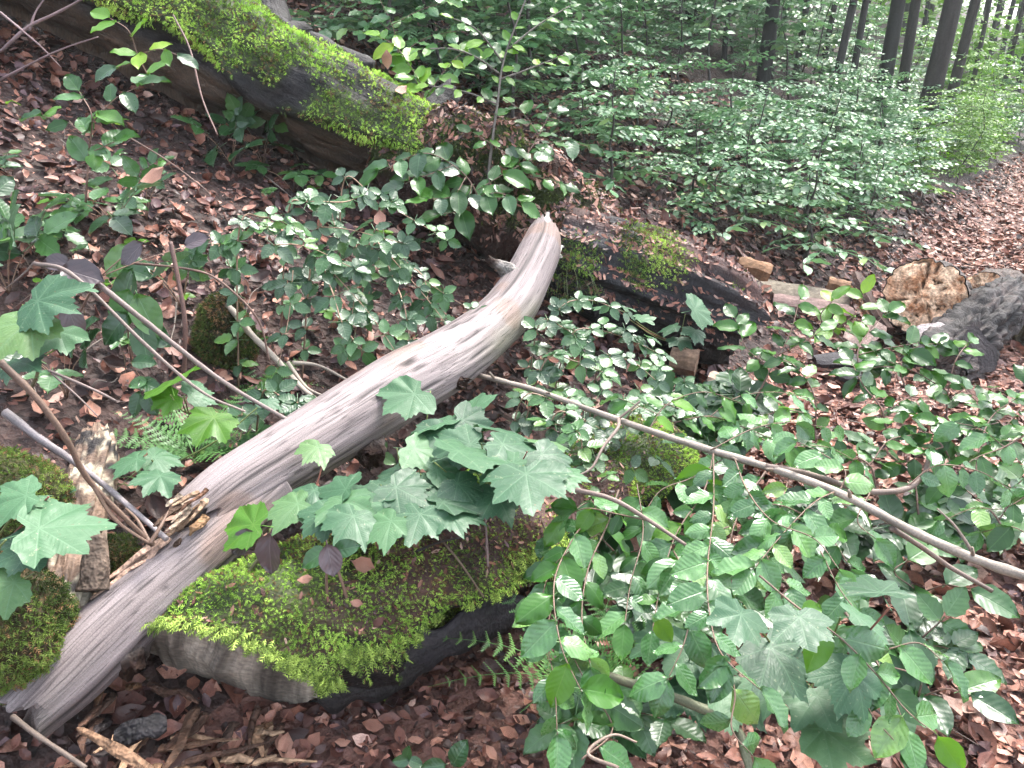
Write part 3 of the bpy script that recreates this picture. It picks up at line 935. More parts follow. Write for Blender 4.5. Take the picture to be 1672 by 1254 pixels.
# rotten middle of the trunk, crumbled to a mound
mid = [T0 + dr * (x + 1.74) + np.array((0, -.02, dz)) for x, dz in ((-.62, 0), (-.3, .0), (.05, -.02), (.35, -.06), (.6, -.14))]
V, F, uv, TH, AL = tube(mid, [.2, .30, .32, .27, .15], 64, 90, lambda TH, AL, V: 1 + .34 * fbm(V * 4.2 + 8, 3) + .12 * fbm(V * 16, 2))
nz = fbm(V * 7, 3)
dc = np.array((.04, .02, .016)) * (1 + .9 * nz)[:, None]
mc = np.array((.022, .03, .007)) * (1 + .6 * nz)[:, None]
mm = sstep(.0, .3, fbm(V * 3.3 + 4, 2))[:, None]
PART = link('rotten_section', mk_mesh('rotten_section', V - base, F, 'rot', uv, np.clip(dc * (1 - mm) + mc * mm, .004, 1)), ftr)
moss_on('moss', ftr, V, F, 22000, lambda P, N: sstep(.02, .3, fbm(P * 3.3 + 4, 2)) * sstep(-.5, .2, N[:, 2]) * .9, .022, SPRIG, .3, .75, on=PART)
duff_on('duff', ftr, V, F, 9000, lambda P, N: sstep(.0, .5, N[:, 2]), .035, (2, 3, 3, 3, 2, 1, 1), on=PART)
# snapped limb and bark shards standing on the trunk
for (x0, y0, x1, y1, r0) in ((452, 70, 440, -20, .075), (470, 60, 500, 50, .05), (690, 205, 735, 150, .07), (715, 215, 760, 185, .05), (735, 230, 790, 200, .04)):
    a, b = D(x0, y0, 3.85), D(x1, y1, 3.95)
    V, F, uv, TH, AL = tube([a, (a + b) / 2 + rv(.02), b], [r0 * 1.4, r0, r0 * .8], 22, 26, lambda TH, AL, V: 1 + .35 * fbm(V * 12, 3), jag=(0, .09), seed=x0)
    link('broken_limb', mk_mesh('broken_limb', V - base, F, 'bark', uv, np.clip(np.array((.011, .009, .009)) * (1 + .9 * fbm(V * 14, 3))[:, None], .004, 1)), ftr)
# long black bark ridges on the flank
for k, (rows) in enumerate([[(455, 35), (500, 75), (560, 110), (610, 140)], [(505, 60), (560, 90), (610, 110)]]):
    slab([D(x, y, 3.72) for x, y in rows], .07, .035, (.016, .013, .013), ftr, 'bark_ridge', 'bark', (0, -.6, .8), k, 20)

def on_surf(px, py, V, dep, lift=.006):
    """camera depth at which the line of sight meets the points V of a log, else dep"""
    v = ray(px, py); u = unit(v)
    q = V - EYE
    al = q @ u
    off = np.linalg.norm(q - al[:, None] * u, axis=1)
    near = al[off < .022]
    return (near.min() / np.linalg.norm(v) - lift) if len(near) else dep

# ================================================================== black rotten log, lower part of the slope
C0, C1 = D(900, 412, 3.72), D(1208, 530, 3.82)
base = np.array((*C1[:2], float(H(*C1[:2]))))
dlog = thing('dark_log', 'black wet rotten log with a moss cushion ending above the path', 'log', base)
pts = [C0, C0 + (C1 - C0) * .35 + UP * .015, C0 + (C1 - C0) * .7 + UP * .01, C1]
def dl_disp(TH, AL, V):
    Q = np.stack([np.cos(TH) * 6, np.sin(TH) * 6, AL * 1.4], -1)
    Q2 = np.stack([np.cos(TH) * 16, np.sin(TH) * 16, AL * 2.4], -1)
    return 1 + .17 * fbm(Q, 2) + .09 * vnoise(Q2) + .12 * fbm(V * 3, 2)
V, F, uv, TH, AL = tube(pts, [.22, .245, .245, .215], 80, 150, dl_disp, jag=(0, .12), seed=8)
nz = fbm(np.stack([np.cos(TH) * 10, np.sin(TH) * 10, AL * 2], -1), 3)
blk = np.array((.012, .011, .013)) * (1 + .9 * nz)[:, None]
brn = np.array((.06, .03, .025)) * (1 + .7 * fbm(V * 14, 3))[:, None]
tm = (sstep(.95, .2, np.abs(TH - .2)) * sstep(-.25, .2, fbm(V * 4, 2) + .15))[:, None]
PART = link('trunk', mk_mesh('trunk', V - base, F, 'bark', uv, np.clip(blk * (1 - tm) + brn * tm, .004, 1)), dlog)
cush = D(1062, 415, 3.62)
def dl_mask(P, N):
    d = np.linalg.norm((P - cush) * np.array((1, .8, 1)), axis=1)
    d2 = np.linalg.norm(P - D(930, 450, 3.55), axis=1)
    d3 = np.linalg.norm(P - D(1180, 478, 3.7), axis=1)
    n_ = .07 * fbm(P * 9, 2)
    return np.maximum(np.maximum(sstep(.22, .12, d + n_), sstep(.2, .1, d2 + n_)), sstep(.14, .06, d3 + n_) * .6) * sstep(-.6, .1, N[:, 2])
moss_on('moss', dlog, V, F, 60000, dl_mask, .02, SPRIG, .2, 2.2, on=PART)
duff_on('duff', dlog, V, F, 6000, lambda P, N: sstep(.2, .8, N[:, 2]), .03, (2, 3, 3, 2, 1, .5, 1), on=PART)
# ================================================================== sawn pieces of the old trunk beside the path
def round_log(name, label, cat, rows, face_col, bark_col, seed, rough=.25, jag=0.0, squash=1.0, face_rough=.03, moss=0, group=None, flake=None):
    """short log: bark mantle, sawn or crumbling end towards the viewer, far end"""
    P, Rr = px_line(rows)
    b = np.array((*P[0][:2], float(H(*P[0][:2]))))
    t = thing(name, label, cat, b, group)
    V, F, uv, TH, AL = tube(P, Rr, 72, 64, lambda TH, AL, V: 1 + rough * .3 * fbm(V * 5 + seed, 3) + .05 * fbm(V * 20, 2) + rough * .14 * fbm(V * 34 + seed, 3) - rough * .22 * sstep(.25, .0, np.abs(vnoise(np.stack([np.cos(TH) * 5 + seed, np.sin(TH) * 5, AL * 4], -1)))) + rough * .16 * fbm(np.stack([np.cos(TH) * 7, np.sin(TH) * 7, AL * 3 + seed], -1), 2), caps=(False, True), jag=(jag, .04), seed=seed, squash=squash)
    c = np.array(bark_col) * (1 + .8 * fbm(V * 12 + seed, 3))[:, None]
    if flake is not None:
        m_ = sstep(.02, .2, fbm(V * 17 + seed, 3))[:, None]; m2 = sstep(.1, .3, fbm(V * 30 + seed + 5, 2))[:, None]
        c = c * (1 - m_) + np.array(flake) * m_; c = c * (1 - m2) + np.array((0.0203, 0.0162, 0.0151)) * m2
    pb = link('bark', mk_mesh('bark', V - b, F, 'bark', uv, np.clip(c, .004, 1)), t)
    ring = V[:72]; cen = ring.mean(0); A = unit(P[1] - P[0])
    rr = np.linspace(0, 1, 22)
    FV = (cen + (ring[None] - cen) * (rr[:, None, None] * .97)).reshape(-1, 3)
    rim = np.repeat(rr, 72)[:, None]
    rel = face_rough * fbm(FV * 16 + seed, 3) * (1.25 - rim[:, 0])
    fr = FV - cen; fa = np.arctan2(fr[:, 2], fr[:, 0]); fd = np.linalg.norm(fr, axis=1)
    cr = np.abs(vnoise(np.stack([np.cos(fa) * 2.6 + seed, np.sin(fa) * 2.6, fd * 6], -1))) + .25 * sstep(.25, .05, rim[:, 0])
    rel = rel + face_rough * 1.2 * sstep(.06, 0, cr)
    FV = FV - A * .008 + A * rel[:, None]
    i, j = np.meshgrid(np.arange(21), np.arange(72), indexing='ij')
    a, b2 = i * 72 + j, i * 72 + (j + 1) % 72
    f = np.clip(.45 + 1.3 * fbm(FV * 17 + seed, 4, .7), 0, 1)[:, None]
    fc = np.array(face_col[0]) * (1 - f) + np.array(face_col[1]) * f
    fc = fc * (1 - .7 * sstep(.05, 0, cr)[:, None]) * (1 + .18 * np.sin(fd * 260 + 6 * fbm(FV * 6, 2)))[:, None]
    link('sawn_face', mk_mesh('sawn_face', FV - b, np.stack([a, a + 72, b2 + 72, b2], -1).reshape(-1, 4), 'rot', None, np.clip(fc, .01, 1)), t)
    if moss: moss_on('moss', t, V, F, moss, lambda P, N: sstep(.1, .7, N[:, 2]) * sstep(-.1, .2, fbm(P * 5, 2)), .025, TUFT, .2, .9, on=pb)
    return t
OR = ((.36, .17, .085), (.82, .58, .39))
round_log('sawn_log', 'short sawn log with crumbling orange end grain facing the camera', 'log',
          [(1508, 486, 4.45, 64), (1514, 489, 4.62, 63), (1524, 496, 4.9, 58)], OR, (0.058, 0.0435, 0.0377), 1, .3, .03, face_rough=.045)
round_log('sawn_log', 'small rotten orange log end behind the dark bark log', 'log',
          [(1606, 480, 4.95, 36), (1622, 478, 5.1, 38), (1642, 476, 5.3, 36)], OR, (.05, .032, .024), 2, .25, .05, face_rough=.05)
round_log('bark_log', 'dark ragged log with flaking bark propped against the sawn log', 'log',
          [(1525, 600, 4.1, 50), (1575, 560, 4.25, 54), (1620, 515, 4.4, 46), (1655, 475, 4.55, 28)], ((0.058, 0.0464, 0.0435), (0.128, 0.0986, 0.087)), (.014, .011, .011), 3, 1.0, .06, flake=(.05, .037, .034))
round_log('mossy_log_end', 'greenish brown log at the right edge beside the path', 'log',
          [(1662, 560, 4.6, 40), (1710, 545, 4.75, 42), (1760, 530, 4.9, 42)], ((0.058, 0.0464, 0.029), (0.116, 0.0928, 0.058)), (0.0522, 0.0493, 0.0232), 4, .25, .03, moss=2500)

def wood_slab(name, label, cat, rows, dep, w, th, col, mat, nrm, seed, group=None, rough=.25, ends=.3, smooth=True):
    P = [D(x, y, d) for (x, y), d in zip(rows, dep)]
    c = np.mean(P, 0)
    o = slab(P, w, th, col, None, name, mat, nrm, seed, 14, rough, ends, smooth=False)
    me = o.data
    me.transform(Matrix.Translation(Vector([-float(q) for q in c])))
    o.location = [float(q) for q in c]
    return tag(o, label, cat, group)
wood_slab('bark_slab', 'tall dark bark slab leaning left of the orange sawn log', 'bark', [(1398, 448), (1420, 490), (1452, 540)], (4.75, 4.65, 4.5), .12, .03, (0.0638, 0.0348, 0.0261), 'bark', (.6, -.7, .3), 1)
wood_slab('bark_slab', 'orange brown bark strip crossing behind the leaning slab', 'bark', [(1386, 470), (1410, 500), (1430, 530)], (4.7, 4.62, 4.55), .07, .025, (0.116, 0.058, 0.029), 'rot', (.5, -.7, .3), 2)
wood_slab('wood_plank', 'long pale green tinged plank lying above the litter left of the sawn logs', 'plank', [(1215, 462), (1290, 478), (1385, 492)], (4.85, 4.8, 4.75), .13, .03, (0.191, 0.157, 0.116), 'wood', (0, -.5, .85), 3)
wood_slab('wood_plank', 'pinkish grey plank lying below the pale green plank', 'plank', [(1262, 490), (1330, 500), (1392, 512)], (4.65, 4.6, 4.6), .10, .03, (0.151, 0.0986, 0.087), 'wood', (0, -.5, .85), 4)
wood_slab('wood_block', 'small light brown block at the end of the pale plank', 'wood block', [(1352, 462), (1370, 466), (1388, 470)], (4.9, 4.88, 4.85), .07, .05, (0.244, 0.139, 0.0812), 'wood', (0, -.4, .9), 5, ends=.05)
wood_slab('wood_block', 'orange brown wood block in the litter behind the dark log end', 'wood block', [(1208, 432), (1232, 438), (1258, 446)], (4.75, 4.7, 4.68), .10, .06, (0.209, 0.116, 0.0638), 'wood', (0, -.4, .9), 6, ends=.1)
wood_slab('wood_block', 'pale square sawn block under the dark log', 'wood block', [(1096, 588), (1116, 590), (1138, 594)], (3.66, 3.64, 3.62), .11, .07, (0.255, 0.168, 0.116), 'wood', (.1, -.7, .6), 7, ends=.03, rough=.1)
wood_slab('wood_block', 'pale rounded sawn wedge lying in litter in front of the dark log', 'wood block', [(1152, 632), (1180, 640), (1208, 650)], (3.3, 3.28, 3.25), .13, .09, (0.302, 0.22, 0.168), 'wood', (.1, -.6, .7), 8, ends=.25, rough=.15)
wood_slab('bark_slab', 'flat pinkish bark plate on the litter left of the orange log', 'bark', [(1385, 560), (1415, 545), (1432, 528)], (4.3, 4.35, 4.4), .13, .02, (0.174, 0.116, 0.0986), 'bark', (0, -.4, .9), 9)
wood_slab('bark_slab', 'black bark plate flat on the litter below the sawn logs', 'bark', [(1330, 590), (1370, 588), (1410, 592)], (4.15, 4.15, 4.15), .10, .025, (0.0203, 0.0174, 0.0203), 'bark', (0, -.3, .95), 10)
wood_slab('bark_slab', 'second black bark plate nearer than the first below the logs', 'bark', [(1365, 612), (1400, 612), (1430, 606)], (4.0, 4.0, 4.02), .08, .025, (0.0174, 0.0151, 0.0174), 'bark', (0, -.3, .95), 11)
wood_slab('bark_slab', 'white flaked bark plate on top of the dark bark log', 'bark', [(1488, 558), (1520, 548), (1556, 548)], (4.12, 4.1, 4.12), .14, .02, (0.232, 0.197, 0.191), 'bark', (0, -.6, .8), 12)
wood_slab('bark_slab', 'grey curved bark sheet leaning on the dark log by the path', 'bark', [(1560, 545), (1590, 575), (1600, 610)], (4.1, 4.06, 4.04), .18, .02, (.04, .032, .032), 'bark', (-.3, -.8, .4), 13)

# ================================================================== small rotten logs at the left
round_log('lichen_log', 'pale lichen spotted rotten branch log at left with a dark sawn end', 'log',
          [(98, 1012, 1.66, 40), (112, 950, 1.74, 40), (135, 840, 1.93, 40), (155, 760, 2.1, 36), (158, 712, 2.2, 26)], ((0.0174, 0.0157, 0.0157), (0.0522, 0.0435, 0.0406)), (.13, .085, .06), 7, .9, .0, flake=(.36, .31, .23))
def upright(label, px0, py0, dep, px1, py1, r, col, seed):
    a, b = D(px0, py0, dep), D(px1, py1, dep + .04)
    t = thing('broken_stub', label, 'stub', a)
    V, F, uv, TH, AL = tube([a, (a + b) / 2, b], [r, r * .9, r * .6], 24, 34, lambda TH, AL, V: 1 + .4 * fbm(V * 14 + seed, 3), jag=(0, .05), seed=seed)
    c = np.array(col) * (1 + 1.1 * fbm(V * 16 + seed, 3))[:, None]
    link('wood', mk_mesh('wood', V - np.array(t.location), F, 'rot', uv, np.clip(c, .02, 1)), t)
upright('ragged broken stub standing between the lichen log and the bleached log', 150, 965, 1.68, 158, 872, .034, (0.116, 0.0841, 0.0638), 3)

# mossy lumps: old stump on the slope, mossy hummocks at the left edge
def hummock(name, label, cat, px, py, dep, size, col, seed, n, msize, bright, hang=.3, thr=-.35):
    c = D(px, py, dep)
    b = np.array((c[0], c[1], float(H(c[0], c[1]))))
    t = thing(name, label, cat, b)
    u, v = np.linspace(0, 2 * math.pi, 41), np.linspace(0, math.pi, 22)
    Uu, Vv = np.meshgrid(u, v)
    S = np.stack([np.cos(Uu) * np.sin(Vv), np.sin(Uu) * np.sin(Vv), np.cos(Vv)], -1)
    S = S * (1 + .28 * fbm(S * 1.8 + seed, 3) + .08 * fbm(S * 7 + seed, 2))[..., None]
    S[:, -1] = S[:, 0]
    V = (c + S * np.array(size)).reshape(-1, 3)
    i, j = np.meshgrid(np.arange(21), np.arange(40), indexing='ij')
    a = i * 41 + j
    F = quads2tris(np.stack([a, a + 41, a + 42, a + 1], -1).reshape(-1, 4))
    cc = np.array(col) * (1 + .7 * fbm(V * 14, 3))[:, None]
    pc = link('core', mk_mesh('core', V - b, F, 'rot', None, np.clip(cc, .004, 1)), t)
    moss_on('moss', t, V, F, n, lambda P, N: sstep(thr, thr + .3, N[:, 2] * .6 - N[:, 1] * .5 + .3 * fbm(P * 7, 2)), msize, SPRIG, hang, bright, on=pc)
    return t
hummock('mossy_stump', 'dark green mossy stump on the slope behind the bleached log', 'stump', 368, 555, 2.75, (.10, .10, .16), (0.029, 0.0232, 0.0116), 1, 9000, .018, .42)
hummock('mossy_hummock', 'bright moss cushion at the left edge above the large sycamore leaf', 'moss', -5, 815, 1.72, (.15, .13, .09), (0.029, 0.029, 0.0087), 2, 7000, .017, .85)
hummock('mossy_hummock', 'olive mossy mound at the left edge beside the bleached log end', 'moss', 10, 1030, 1.58, (.12, .11, .15), (0.0348, 0.0261, 0.0116), 3, 9000, .017, .6)
hummock('mossy_hummock', 'small moss patch between the broken stub and bleached log', 'moss', 182, 912, 1.86, (.06, .06, .05), (0.029, 0.029, 0.0087), 4, 2500, .015, .6)

# ================================================================== loose sticks
def stick(label, rows, r0, r1, col=(0.116, 0.0812, 0.0638), group=None, name='fallen_twig', side=()):
    P = np.array([D(*q) for q in rows])
    b = P[0]
    t = thing(name, label, 'twig', b, group)
    stem(t, P, r0, r1, col, 'stem', 7, len(P) * 8, wob=.25)
    for sd in side:
        Q = np.array([D(*q) for q in sd])
        stem(t, Q, r1 * 1.1, r1 * .5, col, 'side_twig', 5, len(Q) * 6, wob=.2)
    return t
GREY = (.34, .26, .24); BRN = (.17, .09, .065)
stick('grey brown stick running down the slope to the bleached log from purplish leaves', [(140, 448, 2.0), (250, 535, 2.02), (360, 620, 2.06), (480, 692, 2.1)], .008, .005, (0.151, 0.116, 0.104))
stick('thin forked twig left of the long grey brown stick', [(55, 430, 1.95), (120, 450, 1.95), (240, 565, 1.97), (330, 640, 2.0), (400, 672, 2.05)], .006, .003, (0.174, 0.133, 0.116), side=[[(55, 430, 1.95), (35, 450, 1.97), (10, 470, 2.0)]])
stick('pale crooked stick behind the middle of the bleached log', [(352, 486, 2.7), (378, 505, 2.66), (410, 545, 2.6), (455, 590, 2.55), (490, 630, 2.48), (520, 655, 2.42)], .013, .007, (0.29, 0.244, 0.197), side=[[(470, 592, 2.54), (500, 632, 2.5), (530, 648, 2.47)], [(478, 592, 2.54), (520, 597, 2.6), (570, 622, 2.6)]])
stick('upright reddish brown dead stem left of the mossy stump', [(278, 395, 2.2), (290, 450, 2.2), (302, 530, 2.22), (300, 612, 2.28)], .007, .006, (0.116, 0.0638, 0.0522))
stick('thick brown stick slanting down at left to the bleached log', [(0, 590, 1.5), (60, 650, 1.52), (110, 720, 1.56), (150, 790, 1.62), (250, 890, 1.72)], .008, .005, (0.116, 0.0725, 0.0522), side=[[(150, 790, 1.62), (190, 850, 1.66), (245, 888, 1.7)], [(245, 888, 1.7), (262, 860, 1.72), (275, 835, 1.76)], [(245, 888, 1.7), (225, 850, 1.74), (205, 830, 1.78)]])
stick('pale grey stick ending at the lichen spotted log', [(8, 672, 1.9), (70, 720, 1.9), (125, 757, 1.92), (180, 800, 1.84), (272, 880, 1.75)], .011, .006, (0.22, 0.191, 0.191))
stick('thin brown twig lying across litter left above the pale stick', [(80, 605, 2.1), (150, 635, 2.1), (190, 655, 2.1)], .004, .003, (0.174, 0.128, 0.116), side=[[(85, 610, 2.1), (130, 650, 2.08), (160, 680, 2.06)]])
stick('thin arching bramble stem across the slope below the fallen trunk', [(200, 428, 2.3), (310, 440, 2.3), (360, 460, 2.32), (420, 520, 2.36), (440, 590, 2.4)], .004, .003, (0.128, 0.0754, 0.058))
stick('grey bare twig crossing the upper left corner', [(0, 85, 2.6), (45, 45, 2.6), (95, 20, 2.6), (150, -10, 2.6)], .006, .004, (0.174, 0.116, 0.116), side=[[(0, 20, 2.6), (60, 70, 2.6), (100, 110, 2.65)], [(0, 130, 2.7), (90, 85, 2.6), (160, 60, 2.5)], [(48, 50, 2.6), (58, 20, 2.6), (75, -5, 2.6)]])
stick('long thin dead stem hanging in front of the fallen trunk', [(283, 25, 3.0), (310, 80, 2.95), (330, 160, 2.9), (355, 220, 2.85)], .004, .003, (0.139, 0.0812, 0.0696))
stick('thin twig stretched along the slope below the fallen trunk', [(195, 215, 3.0), (270, 260, 2.95), (330, 305, 2.9), (345, 320, 2.88)], .003, .002, (0.139, 0.087, 0.0696))
stick('grey stick on the ground at lower left in front of the log end', [(20, 1170, 1.48), (60, 1200, 1.45), (140, 1254, 1.4)], .006, .004, (0.116, 0.087, 0.0696))
stick('thin dry stem lying on top of the mossy log', [(705, 865, on_surf(705, 865, MLV, 1.86)), (745, 910, on_surf(745, 910, MLV, 1.80)), (790, 975, on_surf(790, 975, MLV, 1.76))], .0035, .002, (0.174, 0.116, 0.0812))
stick('short upright pinkish dead stem on the mossy log', [(783, 815, 1.9), (792, 850, 1.88), (797, 925, 1.83)], .003, .003, (0.191, 0.128, 0.116), side=[[(783, 815, 1.9), (775, 800, 1.92), (772, 790, 1.94)], [(788, 830, 1.9), (796, 812, 1.92), (793, 795, 1.94)]])
stick('thin dark twig lying across moss below the sycamore leaves', [(680, 900, on_surf(680, 900, MLV, 1.84)), (720, 885, on_surf(720, 885, MLV, 1.84)), (768, 875, on_surf(768, 875, MLV, 1.86))], .003, .002, (0.0348, 0.029, 0.0261))
stick('curved pale twig on the litter at the bottom right of centre', [(1010, 1254, 1.35), (960, 1230, 1.38), (1000, 1200, 1.4), (1040, 1212, 1.4)], .004, .002, (0.209, 0.151, 0.116))
stick('pale stick on the leaf path far right', [(1525, 372, 7.9), (1560, 374, 7.9), (1605, 376, 7.8)], .02, .012, (0.232, 0.151, 0.128))
stick('straight twig lying below the black log end', [(1085, 640, 3.3), (1140, 636, 3.3), (1190, 620, 3.3), (1235, 605, 3.3)], .007, .004, (0.139, 0.104, 0.0928), side=[[(1095, 638, 3.3), (1115, 650, 3.28), (1122, 665, 3.26)]])

# splinters of rotten wood heaped at the lower left
for k in range(46):
    x, y = random.uniform(110, 470), random.uniform(1105, 1254)
    if y < 1150 and x > 250: continue
    p = G(x, y, .02 + .03 * random.random())
    d = np.array((random.uniform(-.4, 1), random.uniform(-1, .2), 0)) if x > 240 else np.array((random.uniform(-.1, .35), -1, random.uniform(.0, .8)))
    L = random.uniform(.06, .2)
    q = p + unit(d) * L
    q[2] = max(q[2], float(H(q[0], q[1])) + .015)
    col = random.choice([(.05, .03, .022), (.09, .05, .032), (0.139, 0.0754, 0.0406), (0.197, 0.116, 0.0696), (0.0696, 0.0377, 0.0261), (0.244, 0.157, 0.0986), (0.029, 0.0232, 0.0232)])
    o = splinter(p, q, random.uniform(.006, .016), random.uniform(.003, .008), col, None, 'wood_splinter', 'rot', k)
    o.data.transform(Matrix.Translation(Vector([-float(c) for c in p]))); o.location = [float(c) for c in p]
    tag(o, 'torn splinter of rotten wood in the heap under the bleached log end', 'splinter', 'splinters of rotten wood at lower left')
wood_slab('wood_splinter', 'largest orange brown torn wood strip at the bottom left', 'splinter', [(128, 1190), (180, 1218), (255, 1262)], (1.5, 1.46, 1.42), .016, .006, (0.139, 0.0812, 0.0493), 'rot', (0, -.5, .8), 31, rough=.8, ends=.8)
wood_slab('wood_splinter', 'charred black wood strip in the litter below the sawn end', 'splinter', [(190, 1205), (230, 1190), (272, 1182)], (1.5, 1.5, 1.52), .04, .012, (0.0116, 0.0104, 0.0116), 'rot', (0, -.5, .8), 32)
# ================================================================== sycamore seedlings
CAMV = np.array((0, -.55, .35))
def syc_plant(label, foot, leaves, meshes=None, size_k=1.0, group=None, nrm=(0, -.12, 1), young=()):
    """leaves: (px, py, depth, width px, tip angle in degrees: 0 = away, 90 = right, 180 = towards the viewer)"""
    b = np.asarray(foot, float)
    t = thing('sycamore_seedling', label, 'seedling', b, group)
    tops = []
    for i, q in enumerate(leaves):
        px, py, dep, w, ang = q[:5]
        c = D(px, py, dep)
        sz = w * dep / FPX / 1.5 * size_k * 1.12
        a = R(ang)
        d = np.array((math.sin(a), math.cos(a), random.uniform(-.3, .0)))
        n = np.array(nrm) + rv(.18) if len(q) < 6 else np.array(q[5])
        p = c - unit(d) * sz * .38
        me = random.choice(L_SYCY if i in young else (meshes or L_SYC))
        leaf(t, me, p, d, n, sz)
        tops.append(p - unit(d) * sz * .45 - UP * sz * .15)
    tops = np.array(tops)
    hub = b * .45 + tops.mean(0) * .55
    stem(t, [b - UP * .02, (b + hub) / 2 + rv(.02), hub], .006, .004, (.16, .14, .08), 'stem')
    for p in tops:
        m = hub * .5 + p * .5 - UP * .02
        stem(t, [hub, m, p], .0028, .0018, (.12, .15, .045) if random.random() < .7 else (.18, .07, .05), 'petiole', 5, 7)
    return t
syc_plant('cluster of broad sycamore leaves spreading over the mossy log centre', np.array((*D(690, 760, 2.1)[:2], .22)),
    [(462, 828, 1.83, 84, 250), (558, 830, 1.78, 92, 170), (545, 800, 1.86, 84, 290), (590, 795, 1.9, 72, 20), (640, 836, 1.78, 88, 175), (738, 845, 1.76, 92, 150),
     (565, 858, 1.72, 88, 200), (640, 800, 1.86, 80, 330), (668, 806, 1.82, 96, 120), (735, 768, 1.92, 78, 80), (760, 802, 1.83, 80, 140), (655, 655, 2.2, 92, 235, (-.2, -.6, .8)),
     (715, 715, 2.05, 92, 200), (705, 690, 2.12, 80, 320), (610, 815, 1.84, 90, 230), (520, 845, 1.78, 80, 230), (690, 830, 1.8, 90, 200), (700, 780, 1.9, 90, 40), (640, 770, 1.98, 80, 300), (500, 812, 1.86, 80, 200), (585, 848, 1.76, 96, 150), (680, 858, 1.74, 90, 190), (620, 862, 1.72, 80, 230), (700, 740, 2.0, 90, 100), (745, 815, 1.82, 84, 60)], young=())
syc_plant('tall sycamore seedling with wide leaves right of the bleached log knots', np.array((*D(800, 760, 2.2)[:2], .2)),
    [(863, 796, 1.74, 134, 175), (785, 735, 1.92, 140, 60), (850, 735, 1.95, 110, 100), (905, 752, 1.86, 84, 120), (760, 665, 2.2, 84, 330, (-.1, -.5, .8)), (775, 690, 2.12, 70, 90, (.2, -.5, .8)), (895, 718, 2.05, 70, 20), (815, 770, 1.86, 110, 230), (740, 730, 2.0, 100, 260), (830, 700, 2.1, 100, 20), (930, 775, 1.8, 80, 90), (800, 820, 1.82, 90, 200)], nrm=(0, -.12, 1))
syc_plant('single small sycamore shoot in front of the bleached log', np.array((*D(510, 800, 1.98)[:2], .42)), [(510, 738, 1.95, 62, 200, (-.1, -.7, .7)), (490, 815, 1.9, 26, 60)])
syc_plant('largest sycamore leaf, lying over the small logs at the left edge', np.array((-1.5, 1.35, .3)),
    [(112, 858, 1.3, 145, 65, (0, -.25, 1)), (15, 815, 1.32, 90, 250), (25, 905, 1.28, 90, 240), (0, 965, 1.25, 80, 220, (.1, -.7, .7)), (60, 820, 1.36, 80, 10)], nrm=(0, -.4, .9))
syc_plant('dense leaf clump with deep veins at the left edge', np.array((*G(40, 640)[:2], float(H(*G(40, 640)[:2])))),
    [(85, 495, 1.75, 110, 110, (.1, -.6, .7)), (25, 540, 1.72, 110, 200, (0, -.7, .6)), (80, 555, 1.78, 90, 190, (0, -.8, .5)), (20, 600, 1.74, 90, 170, (0, -.8, .4)), (130, 470, 1.9, 60, 40)])
syc_plant('bright green sycamore seedling above the bleached log at left', np.array((*G(310, 690)[:2], float(H(*G(310, 690)[:2])))),
    [(338, 695, 2.0, 84, 190, (0, -.8, .5)), (280, 618, 2.05, 96, 340, (-.1, -.6, .7)), (268, 655, 2.0, 52, 230), (330, 640, 2.1, 60, 40)], young=(0, 1, 2), nrm=(0, -.5, .8))
syc_plant('pair of bluish sycamore leaves beside the lichen spotted log', np.array((*G(240, 800)[:2], float(H(*G(240, 800)[:2])))),
    [(205, 752, 1.85, 62, 250), (250, 787, 1.8, 70, 190, (0, -.6, .8)), (270, 748, 1.9, 66, 90), (440, 660, 2.1, 40, 150)])
syc_plant('little pale seedling left of the lichen spotted log', np.array((*G(95, 810)[:2], float(H(*G(95, 810)[:2])))),
    [(92, 808, 1.75, 46, 190), (70, 790, 1.78, 34, 260), (98, 785, 1.8, 34, 40)])
syc_plant('sycamore sapling with lobed leaves amid hanging beech leaves at lower right', np.array((*G(1330, 1180)[:2], 0.0)),
    [(1312, 1030, 1.25, 100, 185, (0, -.8, .6)), (1205, 1022, 1.28, 92, 205, (.1, -.7, .7)), (1425, 955, 1.35, 100, 0, (0, -.75, .6)), (1280, 1085, 1.4, 130, 160), (1385, 1120, 1.38, 110, 215, (0, -.6, .7)),
     (1345, 1160, 1.42, 110, 180), (1375, 1215, 1.4, 120, 140), (1420, 1010, 1.42, 80, 90), (1240, 1110, 1.5, 100, 250)])
syc_plant('dark sycamore leaves low behind the hanging twigs', np.array((*G(1160, 1120)[:2], 0.0)),
    [(1110, 1075, 1.6, 100, 230), (1180, 1085, 1.58, 90, 100), (1135, 1140, 1.55, 100, 180), (1060, 1040, 1.65, 80, 300), (1215, 1150, 1.5, 100, 150)])
syc_plant('sycamore spray hanging in front of the black rotten log', np.array((*G(1140, 600)[:2], float(H(*G(1140, 600)[:2])))),
    [(1148, 505, 3.4, 62, 60, (0, -.7, .7)), (1135, 545, 3.38, 44, 190, (0, -.9, .3)), (1090, 535, 3.45, 40, 270), (1110, 560, 3.4, 38, 180, (0, -.9, .3)), (985, 500, 3.3, 46, 300), (1020, 500, 3.3, 44, 30), (1055, 520, 3.3, 40, 90)])
syc_plant('yellow green young sycamore leaf at the foot of the bleached log', np.array((*D(410, 890, 1.8)[:2], .38)), [(392, 857, 1.72, 84, 280, (0, -.5, .8))], young=(0,))

